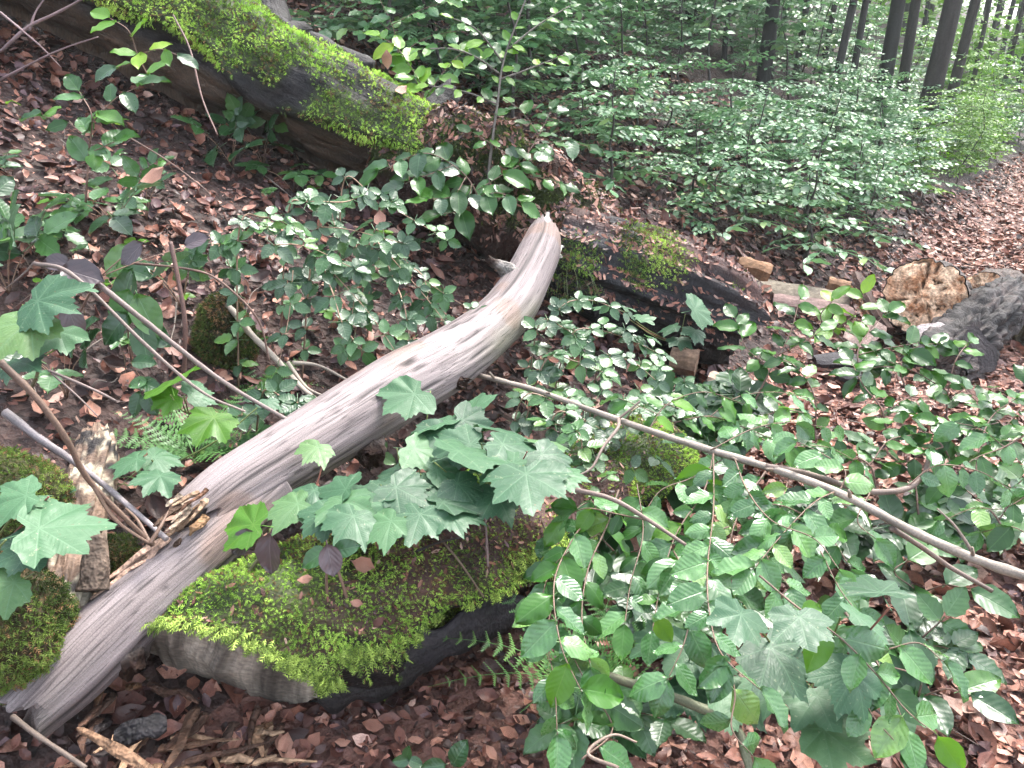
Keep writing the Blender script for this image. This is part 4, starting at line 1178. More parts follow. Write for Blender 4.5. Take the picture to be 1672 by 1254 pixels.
# ================================================================== purplish and oval-leaved shoots
def oval_plant(label, foot, leaves, meshes, group=None, name='dogwood_shoot', cat='shoot'):
    b = np.asarray(foot, float)
    t = thing(name, label, cat, b, group)
    ends = []
    for q in leaves:
        px, py, dep, ln, ang = q[:5]
        c = D(px, py, dep)
        sz = ln * dep / FPX * 1.1
        a = R(ang)
        # direction given in the picture plane of this plant: 0 up, 90 right, 180 down
        d = np.array((math.sin(a), -.25 + .25 * math.cos(a), math.cos(a)))
        n = np.array((0, -.75, .65)) + rv(.25) if len(q) < 6 else np.array(q[5])
        p = c - unit(d) * sz * .5
        leaf(t, random.choice(meshes), p, d, n, sz)
        ends.append(p - unit(d) * sz * .1)
    ends = np.array(ends)
    hub = ends.mean(0) * .8 + b * .2
    stem(t, [b - UP * .02, (b + hub) / 2 + rv(.01), hub], .004, .003, (.2, .12, .09), 'stem')
    for p in ends: stem(t, [hub, (hub + p) / 2 + UP * .005, p], .0018, .0014, (.2, .12, .09), 'petiole', 4, 5)
    return t
gf = lambda x, y: np.array((*G(x, y)[:2], float(H(*G(x, y)[:2]))))
oval_plant('dull purple drooping leaf on the moss below the yellow green leaf', np.array((*D(440, 925, 1.74)[:2], .4)), [(437, 905, 1.68, 62, 190), (395, 885, 1.7, 48, 240)], L_DOG)
oval_plant('pair of silvery purple leaves on the mossy log', np.array((*D(530, 935, 1.72)[:2], .38)), [(512, 910, 1.68, 46, 250), (540, 915, 1.66, 50, 165)], L_DOG + L_OVAL)
oval_plant('small round green leaf beside the silvery pair on the log', np.array((*D(565, 925, 1.72)[:2], .38)), [(565, 895, 1.68, 44, 70)], L_OVAL)
oval_plant('large pale purple leaves on the slope at left', gf(120, 520), [(130, 445, 1.98, 62, 95), (92, 428, 2.0, 40, 280), (118, 525, 2.05, 50, 160), (215, 413, 2.2, 46, 230), (318, 392, 2.3, 38, 60)], L_DOG)
oval_plant('dark green drooping leaves left of the mossy stump', gf(215, 590), [(200, 505, 2.3, 62, 200), (240, 515, 2.3, 70, 150), (185, 535, 2.28, 60, 230), (235, 560, 2.3, 60, 170), (205, 470, 2.35, 60, 20), (250, 545, 2.32, 60, 120), (190, 425, 2.4, 60, 30), (215, 440, 2.4, 50, 100)], L_OVAL, name='shrub_shoot')
oval_plant('bluish oval leaf with dark shadow beside the thin forked twig', gf(235, 620), [(233, 590, 2.05, 36, 80), (225, 625, 2.1, 30, 260), (245, 660, 2.08, 36, 150), (222, 660, 2.1, 40, 200), (243, 628, 2.1, 34, 100)], L_OVAL, name='shrub_shoot')
oval_plant('pale round leaf with insect holes at the bottom edge', gf(745, 1250), [(748, 1232, 1.62, 44, 20), (708, 1252, 1.6, 36, 270)], L_OVAL, name='ground_plant', cat='plant')
oval_plant('three leaflets of a small plant at the bottom edge', gf(665, 1250), [(665, 1230, 1.66, 24, 10), (655, 1243, 1.66, 26, 270), (678, 1245, 1.66, 24, 100)], L_OVAL, name='ground_plant', cat='plant')

# ================================================================== leafy shoots along twigs
def shoot(label, lines, meshes, gap, ln_px, cat='shoot', name='beech_shoot', r=.004, group=None, nrm=(0, -.5, .8), spread=58, jit=.4, droop=0.1, col=(.15, .09, .07), extra=None, start=.1, size=None):
    """lines: lists of (px, py, depth); the first line begins at the foot"""
    P0 = np.array([D(*q) for q in lines[0]])
    t = thing(name, label, cat, P0[0], group)
    for k, rows in enumerate(lines):
        P = np.array([D(*q) for q in rows])
        dm = np.mean([q[2] for q in rows])
        tw = stem(t, P, r if k == 0 else r * .6, r * .35, col, 'stem' if k == 0 else 'side_twig', 5, max(5, len(P) * 5), wob=.15)
        leafy(tw, P, meshes if not (extra and random.random() < .3) else extra, gap, size or ln_px * dm / FPX, spread, np.array(nrm), jit, start if k == 0 else .05, True, droop)
    return t
# --- the fallen beech branch that crosses the right half
main = [(700, 598, 2.95), (790, 615, 2.7), (870, 636, 2.55), (960, 668, 2.4), (1060, 703, 2.25), (1160, 735, 2.12), (1260, 765, 2.0), (1370, 805, 1.88), (1480, 862, 1.76), (1580, 908, 1.66), (1690, 946, 1.56)]
P = np.array([D(*q) for q in main])
fb = thing('fallen_beech_branch', 'long pale fallen beech branch with hanging leaves crossing the right half', 'branch', P[-1])
stem(fb, P, .0085, .0112, (.24, .2, .165), 'stem', 12, 120, wob=.2)
Qm = smooth_line(P, 100)
for k in (12, 22, 31, 43, 52, 60, 71, 80, 90):
    stem(fb, [Qm[k], Qm[k] + unit(rv() + UP * .6) * random.uniform(.02, .05)], .006, .003, (.17, .13, .1), 'stub', 6, 4, wob=.3)
subs = [([(1250, 762, 2.0), (1310, 772, 1.98), (1370, 790, 1.97), (1420, 803, 1.97), (1480, 798, 2.0), (1508, 775, 2.02), (1516, 752, 2.03)], .010, .006),
        ([(1455, 862, 1.78), (1500, 890, 1.82), (1550, 925, 1.86), (1620, 965, 1.85)], .007, .005),
        ([(1010, 684, 2.3), (1008, 700, 2.25), (985, 730, 2.2), (965, 765, 2.15), (930, 782, 2.12)], .006, .003),
        ([(1010, 684, 2.3), (1030, 668, 2.3), (1045, 655, 2.3)], .004, .003),
        ([(940, 800, 1.75), (1000, 815, 1.72), (1060, 850, 1.7), (1120, 890, 1.68)], .006, .004),
        ([(1590, 905, 1.66), (1560, 860, 1.68), (1530, 830, 1.7)], .004, .002)]
for rows, r0, r1 in subs:
    stem(fb, np.array([D(*q) for q in rows]), r0, r1, (.15, .11, .09), 'side_branch', 8, len(rows) * 8, wob=.15)
HANG = [
    [(1165, 740, 2.1), (1150, 800, 2.0), (1105, 870, 1.85), (1080, 950, 1.7), (1065, 1030, 1.6)],
    [(1165, 740, 2.1), (1165, 830, 1.9), (1155, 930, 1.6), (1160, 1010, 1.45), (1180, 1070, 1.38), (1240, 1125, 1.3)],
    [(885, 850, 1.9), (900, 900, 1.8), (905, 960, 1.7), (893, 1040, 1.6), (905, 1110, 1.5), (910, 1200, 1.42)],
    [(960, 850, 1.85), (935, 880, 1.75), (905, 950, 1.62), (915, 1050, 1.5), (950, 1130, 1.45)],
    [(1290, 775, 1.98), (1270, 840, 1.85), (1250, 900, 1.7), (1290, 960, 1.6)],
    [(1370, 800, 1.9), (1330, 820, 1.8), (1280, 870, 1.7), (1230, 930, 1.6)],
    [(1240, 940, 1.45), (1300, 990, 1.4), (1370, 1040, 1.35), (1430, 1100, 1.3), (1480, 1160, 1.28), (1530, 1200, 1.26)],
    [(1420, 805, 1.96), (1400, 850, 1.9), (1430, 880, 1.85)],
    [(1480, 795, 2.0), (1530, 760, 2.0), (1600, 770, 2.0), (1650, 800, 2.0)],
    [(1060, 700, 2.25), (1090, 660, 2.3), (1150, 640, 2.35), (1215, 660, 2.4)],
    [(1160, 735, 2.1), (1230, 700, 2.15), (1290, 690, 2.2), (1360, 700, 2.25)],
    [(1100, 900, 1.75), (1130, 960, 1.6), (1120, 1040, 1.5), (1090, 1110, 1.45)],
    [(1060, 850, 1.7), (1010, 840, 1.75), (960, 830, 1.8), (930, 840, 1.8)],
        [(1370, 805, 1.88), (1380, 770, 1.9), (1350, 745, 1.95), (1300, 720, 2.0)],
    [(1200, 750, 2.05), (1220, 800, 1.9), (1260, 850, 1.75), (1330, 880, 1.65), (1370, 930, 1.6)],
    [(950, 1240, 1.4), (1000, 1190, 1.45), (960, 1120, 1.5), (930, 1060, 1.55)],
    [(1180, 1070, 1.38), (1200, 1130, 1.34), (1195, 1190, 1.3), (1230, 1235, 1.28)],
]
for k, rows in enumerate(HANG):
    Q = np.array([D(*q) for q in rows])
    tw = stem(fb, Q, .0022, .0011, (.14, .09, .065), 'hanging_twig', 5, len(rows) * 6, wob=.15)
    leafy(tw, Q, L_PALE if k % 3 else L_PALE + L_BEECH + L_BRIGHT, .043, .072, 62, np.array((.05, -.25, 1.0) if k % 2 else (.05, -.6, .8)), .5, .08, True, .35, .35)
# --- further drooping boughs of the same kind hanging in front
BOUGHS = [('drooping beech bough with pale leaves at the right of the mossy log', [
    [(1010, 800, 1.9), (990, 860, 1.8), (960, 930, 1.7), (950, 1010, 1.6), (965, 1090, 1.5)], [(1040, 790, 1.9), (1050, 870, 1.8), (1030, 950, 1.7), (1020, 1020, 1.6)],
    [(980, 870, 1.8), (930, 900, 1.75), (900, 930, 1.7), (880, 990, 1.65)], [(1000, 830, 1.85), (960, 820, 1.85), (920, 850, 1.8)]]),
  ('drooping beech bough with glossy leaves below the fallen branch centre', [
    [(1250, 770, 1.98), (1210, 830, 1.9), (1190, 900, 1.8), (1200, 980, 1.65)], [(1220, 800, 1.95), (1250, 860, 1.85), (1270, 930, 1.7), (1330, 990, 1.6)], [(1190, 860, 1.85), (1140, 880, 1.8), (1100, 930, 1.7)],
    [(1230, 820, 1.9), (1290, 830, 1.85), (1350, 870, 1.75), (1390, 930, 1.7)], [(1180, 750, 2.1), (1130, 780, 2.05), (1080, 800, 2.0), (1050, 840, 1.95)]]),
  ('drooping beech bough near the path at the lower right', [
    [(1380, 1000, 1.5), (1420, 1060, 1.45), (1450, 1120, 1.4), (1480, 1190, 1.35)], [(1420, 1030, 1.48), (1400, 1090, 1.42), (1420, 1160, 1.38), (1470, 1220, 1.34)], [(1450, 1060, 1.45), (1500, 1050, 1.45), (1540, 1080, 1.42)],
    [(1340, 900, 1.6), (1370, 960, 1.55), (1400, 1000, 1.5)]]),
  ('leafy beech bough at the right edge above the fallen branch', [
    [(1690, 700, 2.1), (1640, 730, 2.1), (1590, 750, 2.1), (1540, 790, 2.1)], [(1690, 800, 2.0), (1640, 830, 2.0), (1590, 830, 2.0), (1540, 850, 2.0)], [(1690, 880, 1.9), (1650, 860, 1.9), (1600, 870, 1.95)], [(1640, 730, 2.1), (1600, 700, 2.15), (1560, 690, 2.2)]]),
  ('pale beech bough lying behind the fallen branch middle', [
    [(1100, 690, 2.3), (1160, 680, 2.35), (1220, 700, 2.4), (1290, 730, 2.4)], [(1160, 680, 2.35), (1200, 650, 2.4), (1260, 640, 2.45), (1320, 650, 2.5)], [(1290, 730, 2.4), (1350, 730, 2.4), (1410, 760, 2.35)], [(1100, 690, 2.3), (1060, 670, 2.35), (1010, 650, 2.4)]])]
for lb, lines in BOUGHS:
    shoot(lb, lines, L_PALE + L_PALE + L_BEECH, .042, 0, 'bough', 'beech_bough', .003, None, (.05, -.25, 1.0), 62, .5, .35, (.14, .09, .065), None, .05, size=.072)
stick('mossy grey green branch lying low under the hanging leaves', [(975, 1100, 1.62), (1040, 1118, 1.58), (1130, 1150, 1.52), (1200, 1185, 1.48), (1225, 1258, 1.42)], .010, .009, (.12, .125, .075))

# --- dark green beech shoots around the sawn logs (right middle)
MIDR = [
    [[(1230, 660, 3.0), (1260, 600, 3.0), (1290, 545, 3.0), (1305, 490, 3.05)], [(1260, 600, 3.0), (1220, 570, 3.0), (1200, 520, 3.05)], [(1270, 580, 3.0), (1310, 560, 2.95), (1340, 540, 2.95)]],
    [[(1330, 720, 2.8), (1330, 650, 2.8), (1300, 600, 2.85), (1260, 580, 2.9)], [(1330, 680, 2.8), (1290, 670, 2.75), (1240, 680, 2.75)]],
    [[(1545, 690, 2.9), (1548, 640, 2.9), (1560, 590, 2.9), (1580, 560, 2.95)], [(1548, 640, 2.9), (1500, 610, 2.9), (1450, 590, 2.9)], [(1548, 650, 2.9), (1590, 630, 2.85), (1640, 640, 2.85)]],
    [[(1450, 730, 2.7), (1440, 670, 2.7), (1410, 630, 2.75), (1390, 590, 2.8)], [(1440, 680, 2.7), (1480, 650, 2.7), (1520, 650, 2.7)]],
    [[(1420, 640, 2.9), (1400, 580, 2.95), (1420, 540, 3.0), (1450, 510, 3.0)], [(1400, 580, 2.95), (1440, 570, 2.95), (1500, 560, 2.95)]],
    [[(1380, 560, 3.1), (1340, 520, 3.1), (1360, 490, 3.1)], [(1360, 540, 3.1), (1400, 510, 3.1), (1410, 480, 3.1)]],
    [[(1590, 800, 2.4), (1600, 730, 2.45), (1620, 680, 2.5), (1660, 650, 2.5)], [(1600, 730, 2.45), (1560, 700, 2.5), (1530, 690, 2.5)], [(1605, 720, 2.45), (1650, 720, 2.4), (1690, 730, 2.4)]],
    [[(1500, 840, 2.4), (1490, 780, 2.45), (1450, 740, 2.5), (1410, 720, 2.5)], [(1490, 780, 2.45), (1530, 740, 2.5), (1570, 740, 2.5)]],
    [[(1640, 900, 2.2), (1630, 850, 2.2), (1590, 810, 2.25), (1560, 790, 2.3)], [(1630, 850, 2.2), (1660, 810, 2.2), (1690, 800, 2.2)]],
    [[(1330, 800, 2.5), (1300, 750, 2.5), (1250, 720, 2.55), (1200, 690, 2.6)], [(1300, 750, 2.5), (1340, 720, 2.5), (1390, 720, 2.5)]],
    [[(1650, 760, 2.5), (1640, 700, 2.55), (1600, 660, 2.6), (1570, 630, 2.65)], [(1640, 700, 2.55), (1670, 660, 2.6), (1690, 620, 2.6)], [(1630, 690, 2.55), (1590, 700, 2.5), (1550, 720, 2.5)]],
    [[(1560, 780, 2.5), (1540, 730, 2.5), (1500, 700, 2.55), (1460, 690, 2.6)], [(1540, 730, 2.5), (1510, 740, 2.45), (1470, 760, 2.45)], [(1545, 740, 2.5), (1580, 710, 2.5), (1600, 670, 2.55)]],
    [[(1480, 640, 2.9), (1470, 600, 2.9), (1490, 570, 2.95), (1530, 560, 2.95)], [(1470, 600, 2.9), (1430, 600, 2.9), (1400, 620, 2.9)]],
    [[(1430, 800, 2.4), (1420, 760, 2.4), (1380, 740, 2.45), (1340, 740, 2.45)], [(1420, 760, 2.4), (1450, 720, 2.45), (1490, 710, 2.5)]],
]
MIDR_L = ['beech shoot with small leaves left of the leaning bark slab', 'bushy beech shoot above the litter right of the pale wedge', 'beech shoot in front of the dark bark log',
          'beech shoot below the black bark plates', 'beech shoot reaching over the flat pink bark plate', 'sparse bright beech shoot before the leaning bark slab',
          'leafy beech shoot at the right edge below the bark log', 'beech shoot behind the curling side branch', 'low beech shoot above the branch at the right edge', 'beech shoot rising behind the fallen branch middle', 'dense beech shoot at the right edge in front of the path', 'wide beech shoot below the dark bark log', 'short beech shoot before the grey bark sheet', 'beech shoot just above the side branch fork']
for lines, lb in zip(MIDR, MIDR_L):
    shoot(lb, lines, L_BEECH if 'bright' not in lb else L_BRIGHT, .036, 37, nrm=(0, -.35, .9), jit=.5, droop=.15)
# low ground shoots filling the right foreground
rl = random.Random(4)
GS_L = ['low leafy shoot on the path litter below the right end of the fallen branch', 'low leafy shoot behind the right end of the fallen branch', 'low leafy shoot at the right edge behind the fallen branch', 'low leafy shoot at the mossy right end of the mossy log',
        'low leafy shoot below the curling side branch', 'low leafy shoot right of the lobed sycamore leaves', 'low leafy shoot between mossy log and hanging twigs', 'low leafy shoot behind the dark sycamore leaves', 'low leafy shoot near the bottom edge under hanging twigs',
        'low leafy shoot on the path below the lobed sycamore leaves', 'low leafy shoot above the fallen branch middle']
for k, (x, y, dep) in enumerate([(1500, 960, 1.9), (1560, 860, 2.1), (1620, 830, 2.3), (1100, 780, 2.3), (1400, 860, 2.0), (1480, 1060, 1.6), (1010, 900, 1.9),
                                 (1130, 980, 1.7), (1000, 1170, 1.5), (1500, 1130, 1.5), (1130, 690, 2.5)]):
    f = G(x, y + 50)
    c = D(x, y, np.dot(f - EYE, ray(x, y)) / np.dot(ray(x, y), ray(x, y)) * .96)
    dd = (c - EYE)[1] / ray(x, y)[1]
    lines = [[(x + rl.uniform(-20, 20), y + 45, dd * 1.03), (x, y + 10, dd), (x + rl.uniform(-50, 50), y - 25, dd * .98), (x + rl.uniform(-90, 90), y - 45, dd * .98)],
             [(x, y + 10, dd), (x + 45, y - 5, dd * .97), (x + 85, y + 5, dd * .95)], [(x, y + 10, dd), (x - 45, y, dd * .97), (x - 85, y + 12, dd * .95)]]
    shoot(GS_L[k], lines, L_BRAM if k % 3 else L_OVAL, .075, 95 if k % 3 else 70, name='ground_shoot', group='low shoots under the fallen beech branch', nrm=(0, -.35, .9), jit=.4)

# --- slim sapling in front of the fallen trunk
shoot('slender beech sapling standing in front of the rotten trunk middle', [[(795, 330, 3.55), (800, 260, 3.55), (812, 170, 3.55), (822, 100, 3.55), (850, 20, 3.55), (870, -30, 3.55)],
      [(815, 120, 3.55), (780, 95, 3.5), (740, 80, 3.45), (690, 80, 3.4)], [(812, 170, 3.55), (760, 150, 3.5), (700, 140, 3.45)], [(830, 80, 3.55), (880, 40, 3.6), (930, 10, 3.65)],
      [(815, 130, 3.55), (870, 110, 3.6), (920, 90, 3.65)], [(820, 100, 3.55), (780, 50, 3.5), (740, 30, 3.45)]], L_BRIGHT + L_BEECH, .05, 24, r=.0085, name='beech_sapling', cat='sapling', start=.35, col=(.11, .095, .08))
shoot('leafy shoot at the foot of the slender sapling', [[(790, 345, 3.5), (770, 300, 3.45), (740, 270, 3.4), (690, 250, 3.35), (620, 280, 3.3)], [(780, 310, 3.45), (830, 280, 3.45), (870, 260, 3.5)],
      [(770, 300, 3.45), (760, 340, 3.4), (720, 350, 3.35)], [(785, 320, 3.45), (815, 315, 3.4), (850, 330, 3.4)], [(740, 270, 3.4), (700, 285, 3.35), (660, 300, 3.3)], [(760, 290, 3.4), (740, 320, 3.35), (700, 325, 3.3)]], L_OVAL + L_BEECH, .05, 42, nrm=(0, -.5, .8))
shoot('broad leafy shrub hiding the crumbled end of the mossy tree', [[(820, 320, 3.5), (850, 270, 3.55), (880, 220, 3.6), (900, 180, 3.65)], [(850, 270, 3.55), (810, 240, 3.5), (770, 215, 3.5)], [(870, 240, 3.6), (920, 230, 3.6), (960, 240, 3.6)], [(840, 290, 3.5), (880, 290, 3.5), (920, 300, 3.5)], [(880, 220, 3.6), (850, 180, 3.6), (820, 160, 3.6)]], L_BEECH + L_OVAL, .045, 30, nrm=(0, -.3, .9))
shoot('pale leafy shrub behind the top of the mossy tree', [[(640, 150, 4.4), (650, 90, 4.4), (640, 40, 4.4), (620, 0, 4.4)], [(650, 90, 4.4), (700, 60, 4.4), (750, 50, 4.4)], [(645, 70, 4.4), (590, 50, 4.4), (540, 50, 4.4)], [(640, 40, 4.4), (690, 15, 4.4), (740, 0, 4.4)], [(640, 50, 4.4), (580, 15, 4.4), (530, 10, 4.4)]], L_PALE, .05, 28, nrm=(0, -.3, .9))
shoot('bright leafy twigs on top of the rotten trunk', [[(700, 210, 3.95), (690, 150, 3.95), (660, 110, 3.95)], [(695, 160, 3.95), (730, 110, 3.95), (760, 80, 3.95)], [(690, 140, 3.95), (650, 80, 3.95), (620, 60, 3.95)]], L_BRIGHT, .045, 34)

# --- seedlings on the slope at upper left
UL = [[(140, 330, 2.6), (145, 250, 2.55), (150, 190, 2.5), (130, 150, 2.5)], [(150, 200, 2.5), (190, 160, 2.5), (230, 140, 2.5)], [(148, 230, 2.52), (110, 200, 2.5), (70, 190, 2.5)], [(146, 250, 2.55), (190, 230, 2.5)]]
shoot('leafy seedling on the dark slope under the fallen trunk at left', UL, L_OVAL + L_BEECH, .06, 46, nrm=(0, -.55, .8))
shoot('seedling with pale leaves below the upper left corner', [[(250, 140, 2.8), (225, 90, 2.75), (210, 50, 2.7), (180, 30, 2.7)], [(225, 90, 2.75), (260, 80, 2.7), (290, 90, 2.7)], [(230, 100, 2.75), (190, 110, 2.7)]], L_BRIGHT + L_OVAL, .06, 40)
for k, (lb, x, y, n, sz, ms) in enumerate([
    ('silvery bramble rosette on the leaf litter at left', 190, 355, 7, 66, L_BRAM), ('bramble shoot at the left edge of the slope', 60, 390, 6, 80, L_BRAM), ('small leafy plant below the dark gap of the trunk', 380, 245, 5, 60, L_BRAM),
    ('bramble leaves right of the dark trunk gap', 430, 240, 5, 56, L_BRAM), ('bramble sprig on bare litter beneath the trunk', 240, 330, 4, 50, L_BRAM), ('tiny seedling on the slope beneath the mossy trunk', 480, 285, 4, 50, L_BRAM),
    ('bramble plant beneath the purplish leaves at left', 110, 620, 6, 70, L_BRAM), ('dark bramble sprig left of the mossy stump', 300, 480, 5, 60, L_BRAM), ('bramble rosette at the far left margin', 15, 450, 6, 90, L_BRAM)]):
    f = G(x, y + 30)
    dd = (f - EYE)[1] / ray(x, y + 30)[1]
    b = f
    t = thing('bramble_plant', lb, 'bramble', b)
    for q in range(n):
        a = q * 2.4 + random.random()
        rr_ = sz * dd / FPX * random.uniform(.4, 1.0)
        p = b + np.array((math.cos(a) * rr_, math.sin(a) * rr_ * .6 - .02, random.uniform(.08, .22)))
        stem(t, [b, b * .6 + p * .4 + UP * .03, p], .002, .0012, (.2, .12, .08), 'cane', 4, 6)
        leaf(t, random.choice(ms), p, p - b + rv(.03) - UP * .1, np.array((0, -.45, .9)) + rv(.3), sz * dd / FPX * random.uniform(.8, 1.2))

# --- brambles in the middle: canes arching over the slope
BR = [
    ('bramble cane with many leaves beneath the dark trunk hollow', [(440, 400, 2.75), (470, 350, 2.7), (500, 330, 2.7), (560, 330, 2.7), (590, 320, 2.75)]),
    ('bright bramble cane left of the slope centre', [(360, 430, 2.5), (390, 380, 2.5), (430, 355, 2.55), (480, 370, 2.6)]),
    ('bramble cane running down towards the bleached log', [(470, 430, 2.6), (510, 420, 2.6), (540, 470, 2.55), (560, 530, 2.5), (590, 570, 2.5)]),
    ('bramble cane hanging left of the bleached log bend', [(560, 400, 2.8), (610, 400, 2.8), (640, 450, 2.8), (660, 500, 2.75), (670, 560, 2.7)]),
    ('bramble cane at the left foot of the slender shoot', [(590, 420, 2.9), (610, 380, 2.9), (640, 420, 2.88), (690, 450, 2.85), (700, 510, 2.8)]),
    ('bright green bramble tip on the open slope', [(540, 320, 3.0), (560, 300, 3.0), (600, 310, 3.0), (640, 330, 3.0)]),
    ('small cane beside the fern at left', [(400, 620, 2.4), (430, 640, 2.35), (470, 655, 2.3), (500, 660, 2.3)]),
]
for lb, rows in BR:
    P = np.array([D(*q) for q in rows]); P[0][2] = min(P[0][2], float(H(P[0][0], P[0][1])))
    t = thing('bramble_plant', lb, 'bramble', P[0])
    tw = stem(t, P, .0035, .002, (.24, .15, .1), 'cane', 5, 24, wob=.1)
    leafy(tw, P, L_BRAM, .085, .10 if 'bright' not in lb else .1, 75, np.array((0, -.55, .8)), .45, .1, True, .1, .25)
    for sgn in (-1, 1):
        Q = P[1:4] + np.array((.16 * sgn, -.05, -.10)) * np.linspace(.4, 1.3, 3)[:, None]
        tw = stem(t, Q, .002, .0012, (.24, .15, .1), 'side_cane', 4, 12)
        leafy(tw, Q, L_BRAM, .10, .09, 75, np.array((0, -.55, .8)), .6, .0, True, .1, .3)
# --- brambles right of the bleached log, in front of the black log
BR2 = [
    ('bramble cane spreading from the bleached log towards the black log', [(880, 560, 3.0), (910, 510, 3.0), (960, 490, 3.05), (1020, 510, 3.1)]),
    ('bramble cane low before the black log', [(900, 600, 2.9), (930, 550, 2.9), (980, 540, 2.95), (1040, 560, 3.0), (1080, 580, 3.0)]),
    ('leafy bramble beside the fallen branch start', [(850, 640, 2.7), (890, 590, 2.75), (940, 590, 2.75), (990, 610, 2.75)]),
    ('bramble sprig under the black log', [(960, 640, 2.8), (980, 590, 2.85), (1030, 590, 2.85), (1070, 620, 2.85)]),
    ('bramble cane touching the right flank of the bleached log', [(860, 570, 2.85), (880, 530, 2.9), (920, 535, 2.9), (950, 560, 2.9)]),
    ('pale bramble leaves right of the sycamore seedling', [(880, 740, 2.3), (900, 690, 2.35), (940, 680, 2.35), (980, 700, 2.35)]),
    ('bramble tangle behind the sycamore seedling', [(820, 690, 2.45), (850, 655, 2.5), (900, 650, 2.5), (940, 655, 2.5)]),
    ('shiny bramble leaves over the right end of the mossy log', [(930, 780, 2.25), (950, 735, 2.25), (930, 700, 2.3), (890, 690, 2.35)]),
    ('bramble leaves left of the moss covered log end', [(1000, 740, 2.45), (1020, 690, 2.45), (1070, 660, 2.5), (1120, 670, 2.5)]),
]
for lb, rows in BR2:
    P = np.array([D(*q) for q in rows]); P[0][2] = min(P[0][2], float(H(P[0][0], P[0][1])) + .1)
    t = thing('bramble_plant', lb, 'bramble', P[0])
    tw = stem(t, P, .003, .0015, (.2, .13, .09), 'cane', 5, 20, wob=.1)
    leafy(tw, P, L_BRAM, .075, .095, 72, np.array((0, -.35, .9)), .35, .1, True, .05, .25)
    leafy(tw, P[1:] + np.array((.08, -.12, -.07)), L_BRAM, .1, .09, 72, np.array((0, -.35, .9)), .4, .0, True, .05, .25)

# ================================================================== ferns and grass
def fern(label, foot, n, ln, az=None, up=.5):
    t = thing('fern', label, 'fern', foot)
    for k in range(n):
        a = (az if az is not None else 0) + (k - n / 2) * (5.5 / n if az is None else .45) + random.uniform(-.2, .2)
        d = np.array((math.sin(a), math.cos(a), up + random.uniform(-.15, .2)))
        leaf(t, random.choice(L_FERN), foot + rv(.01), d, UP + d * -.3 + rv(.1), ln * random.uniform(.75, 1.1), 'frond')
    return t
fern('dark fern beside the bleached log at left centre', gf(320, 760) + UP * .03, 11, .34, None, .55)
fern('small fern by the mossy stump above the bleached log', gf(420, 650), 6, .26, .3, .5)
fern('light green fern in shade right of the mossy log', np.array((*D(960, 1010, 1.85)[:2], .05)), 9, .36, None, .9)
fern('tiny fern frond below the moss covered log end', np.array((*D(1030, 930, 2.0)[:2], .05)), 5, .24, None, .8)
gt = thing('grass_tuft', 'tuft of arching thin grass beneath the upper end of bleached log', 'grass', gf(925, 520))
gb = np.array(gt.location)
for k in range(26):
    a = random.uniform(-.6, 1.8); L = random.uniform(.18, .34)
    d = np.array((math.sin(a) * .7, -.45 * math.cos(a) * 1, 0))
    p0 = gb + rv(.02) + np.array((-.02, -.02, .1))
    stem(gt, [p0, p0 + d * L * .35 + UP * L * .5, p0 + d * L * .8 + UP * L * .45, p0 + d * L * 1.1 + UP * L * .1], .0016, .0007, random.choice([(.16, .2, .08), (.26, .28, .15), (.1, .15, .05)]), 'blade', 3, 10)

# ================================================================== seedlings and dry twigs strewn over the slope
for k in range(46):
    x, y = random.uniform(0, 760), random.uniform(150, 620)
    if 560 < x and y < 300: continue
    f = G(x, y)
    if f[1] > 4.0: continue
    t = thing('seedling', 'tiny green seedling standing in the litter on the left slope', 'seedling', f, 'tiny seedlings on the left slope')
    top = f + np.array((random.uniform(-.03, .03), random.uniform(-.05, .0), random.uniform(.05, .14)))
    stem(t, [f, (f + top) / 2 + rv(.01), top], .0016, .001, (.12, .09, .05), 'stem', 4, 5)
    ms = random.choice((L_OVAL, L_BRAM, L_BEECH, L_BRIGHT))
    for q in range(random.choice((2, 3, 3, 4))):
        a = q * 2.2 + random.random()
        leaf(t, random.choice(ms), top, np.array((math.cos(a), math.sin(a), random.uniform(-.3, .4))), np.array((0, -.4, .9)) + rv(.3), random.uniform(.035, .06) * (1.5 if ms is L_BRAM else 1))
for k in range(70):
    left = k < 44
    x, y = (random.uniform(0, 800), random.uniform(180, 660)) if left else (random.uniform(900, 1660), random.uniform(600, 1240))
    p = G(x, y, .03)
    a = random.uniform(0, 6.28); L = random.uniform(.08, .3)
    Q = [p + np.array((math.cos(a), math.sin(a), 0)) * L * u + rv(.012) for u in (0, .33, .66, 1)]
    for q in Q: q[2] = float(H(q[0], q[1])) + random.uniform(.015, .05)
    t = thing('dry_twig', 'thin dry twig lying in the litter ' + ('of the left slope' if left else 'beside the path'), 'twig', Q[0], 'dry twigs on the slope' if left else 'dry twigs by the path')
    stem(t, Q, random.uniform(.0015, .004), .001, random.choice([(.13, .09, .07), (.08, .05, .04), (.22, .18, .15)]), 'stem', 5, 10)
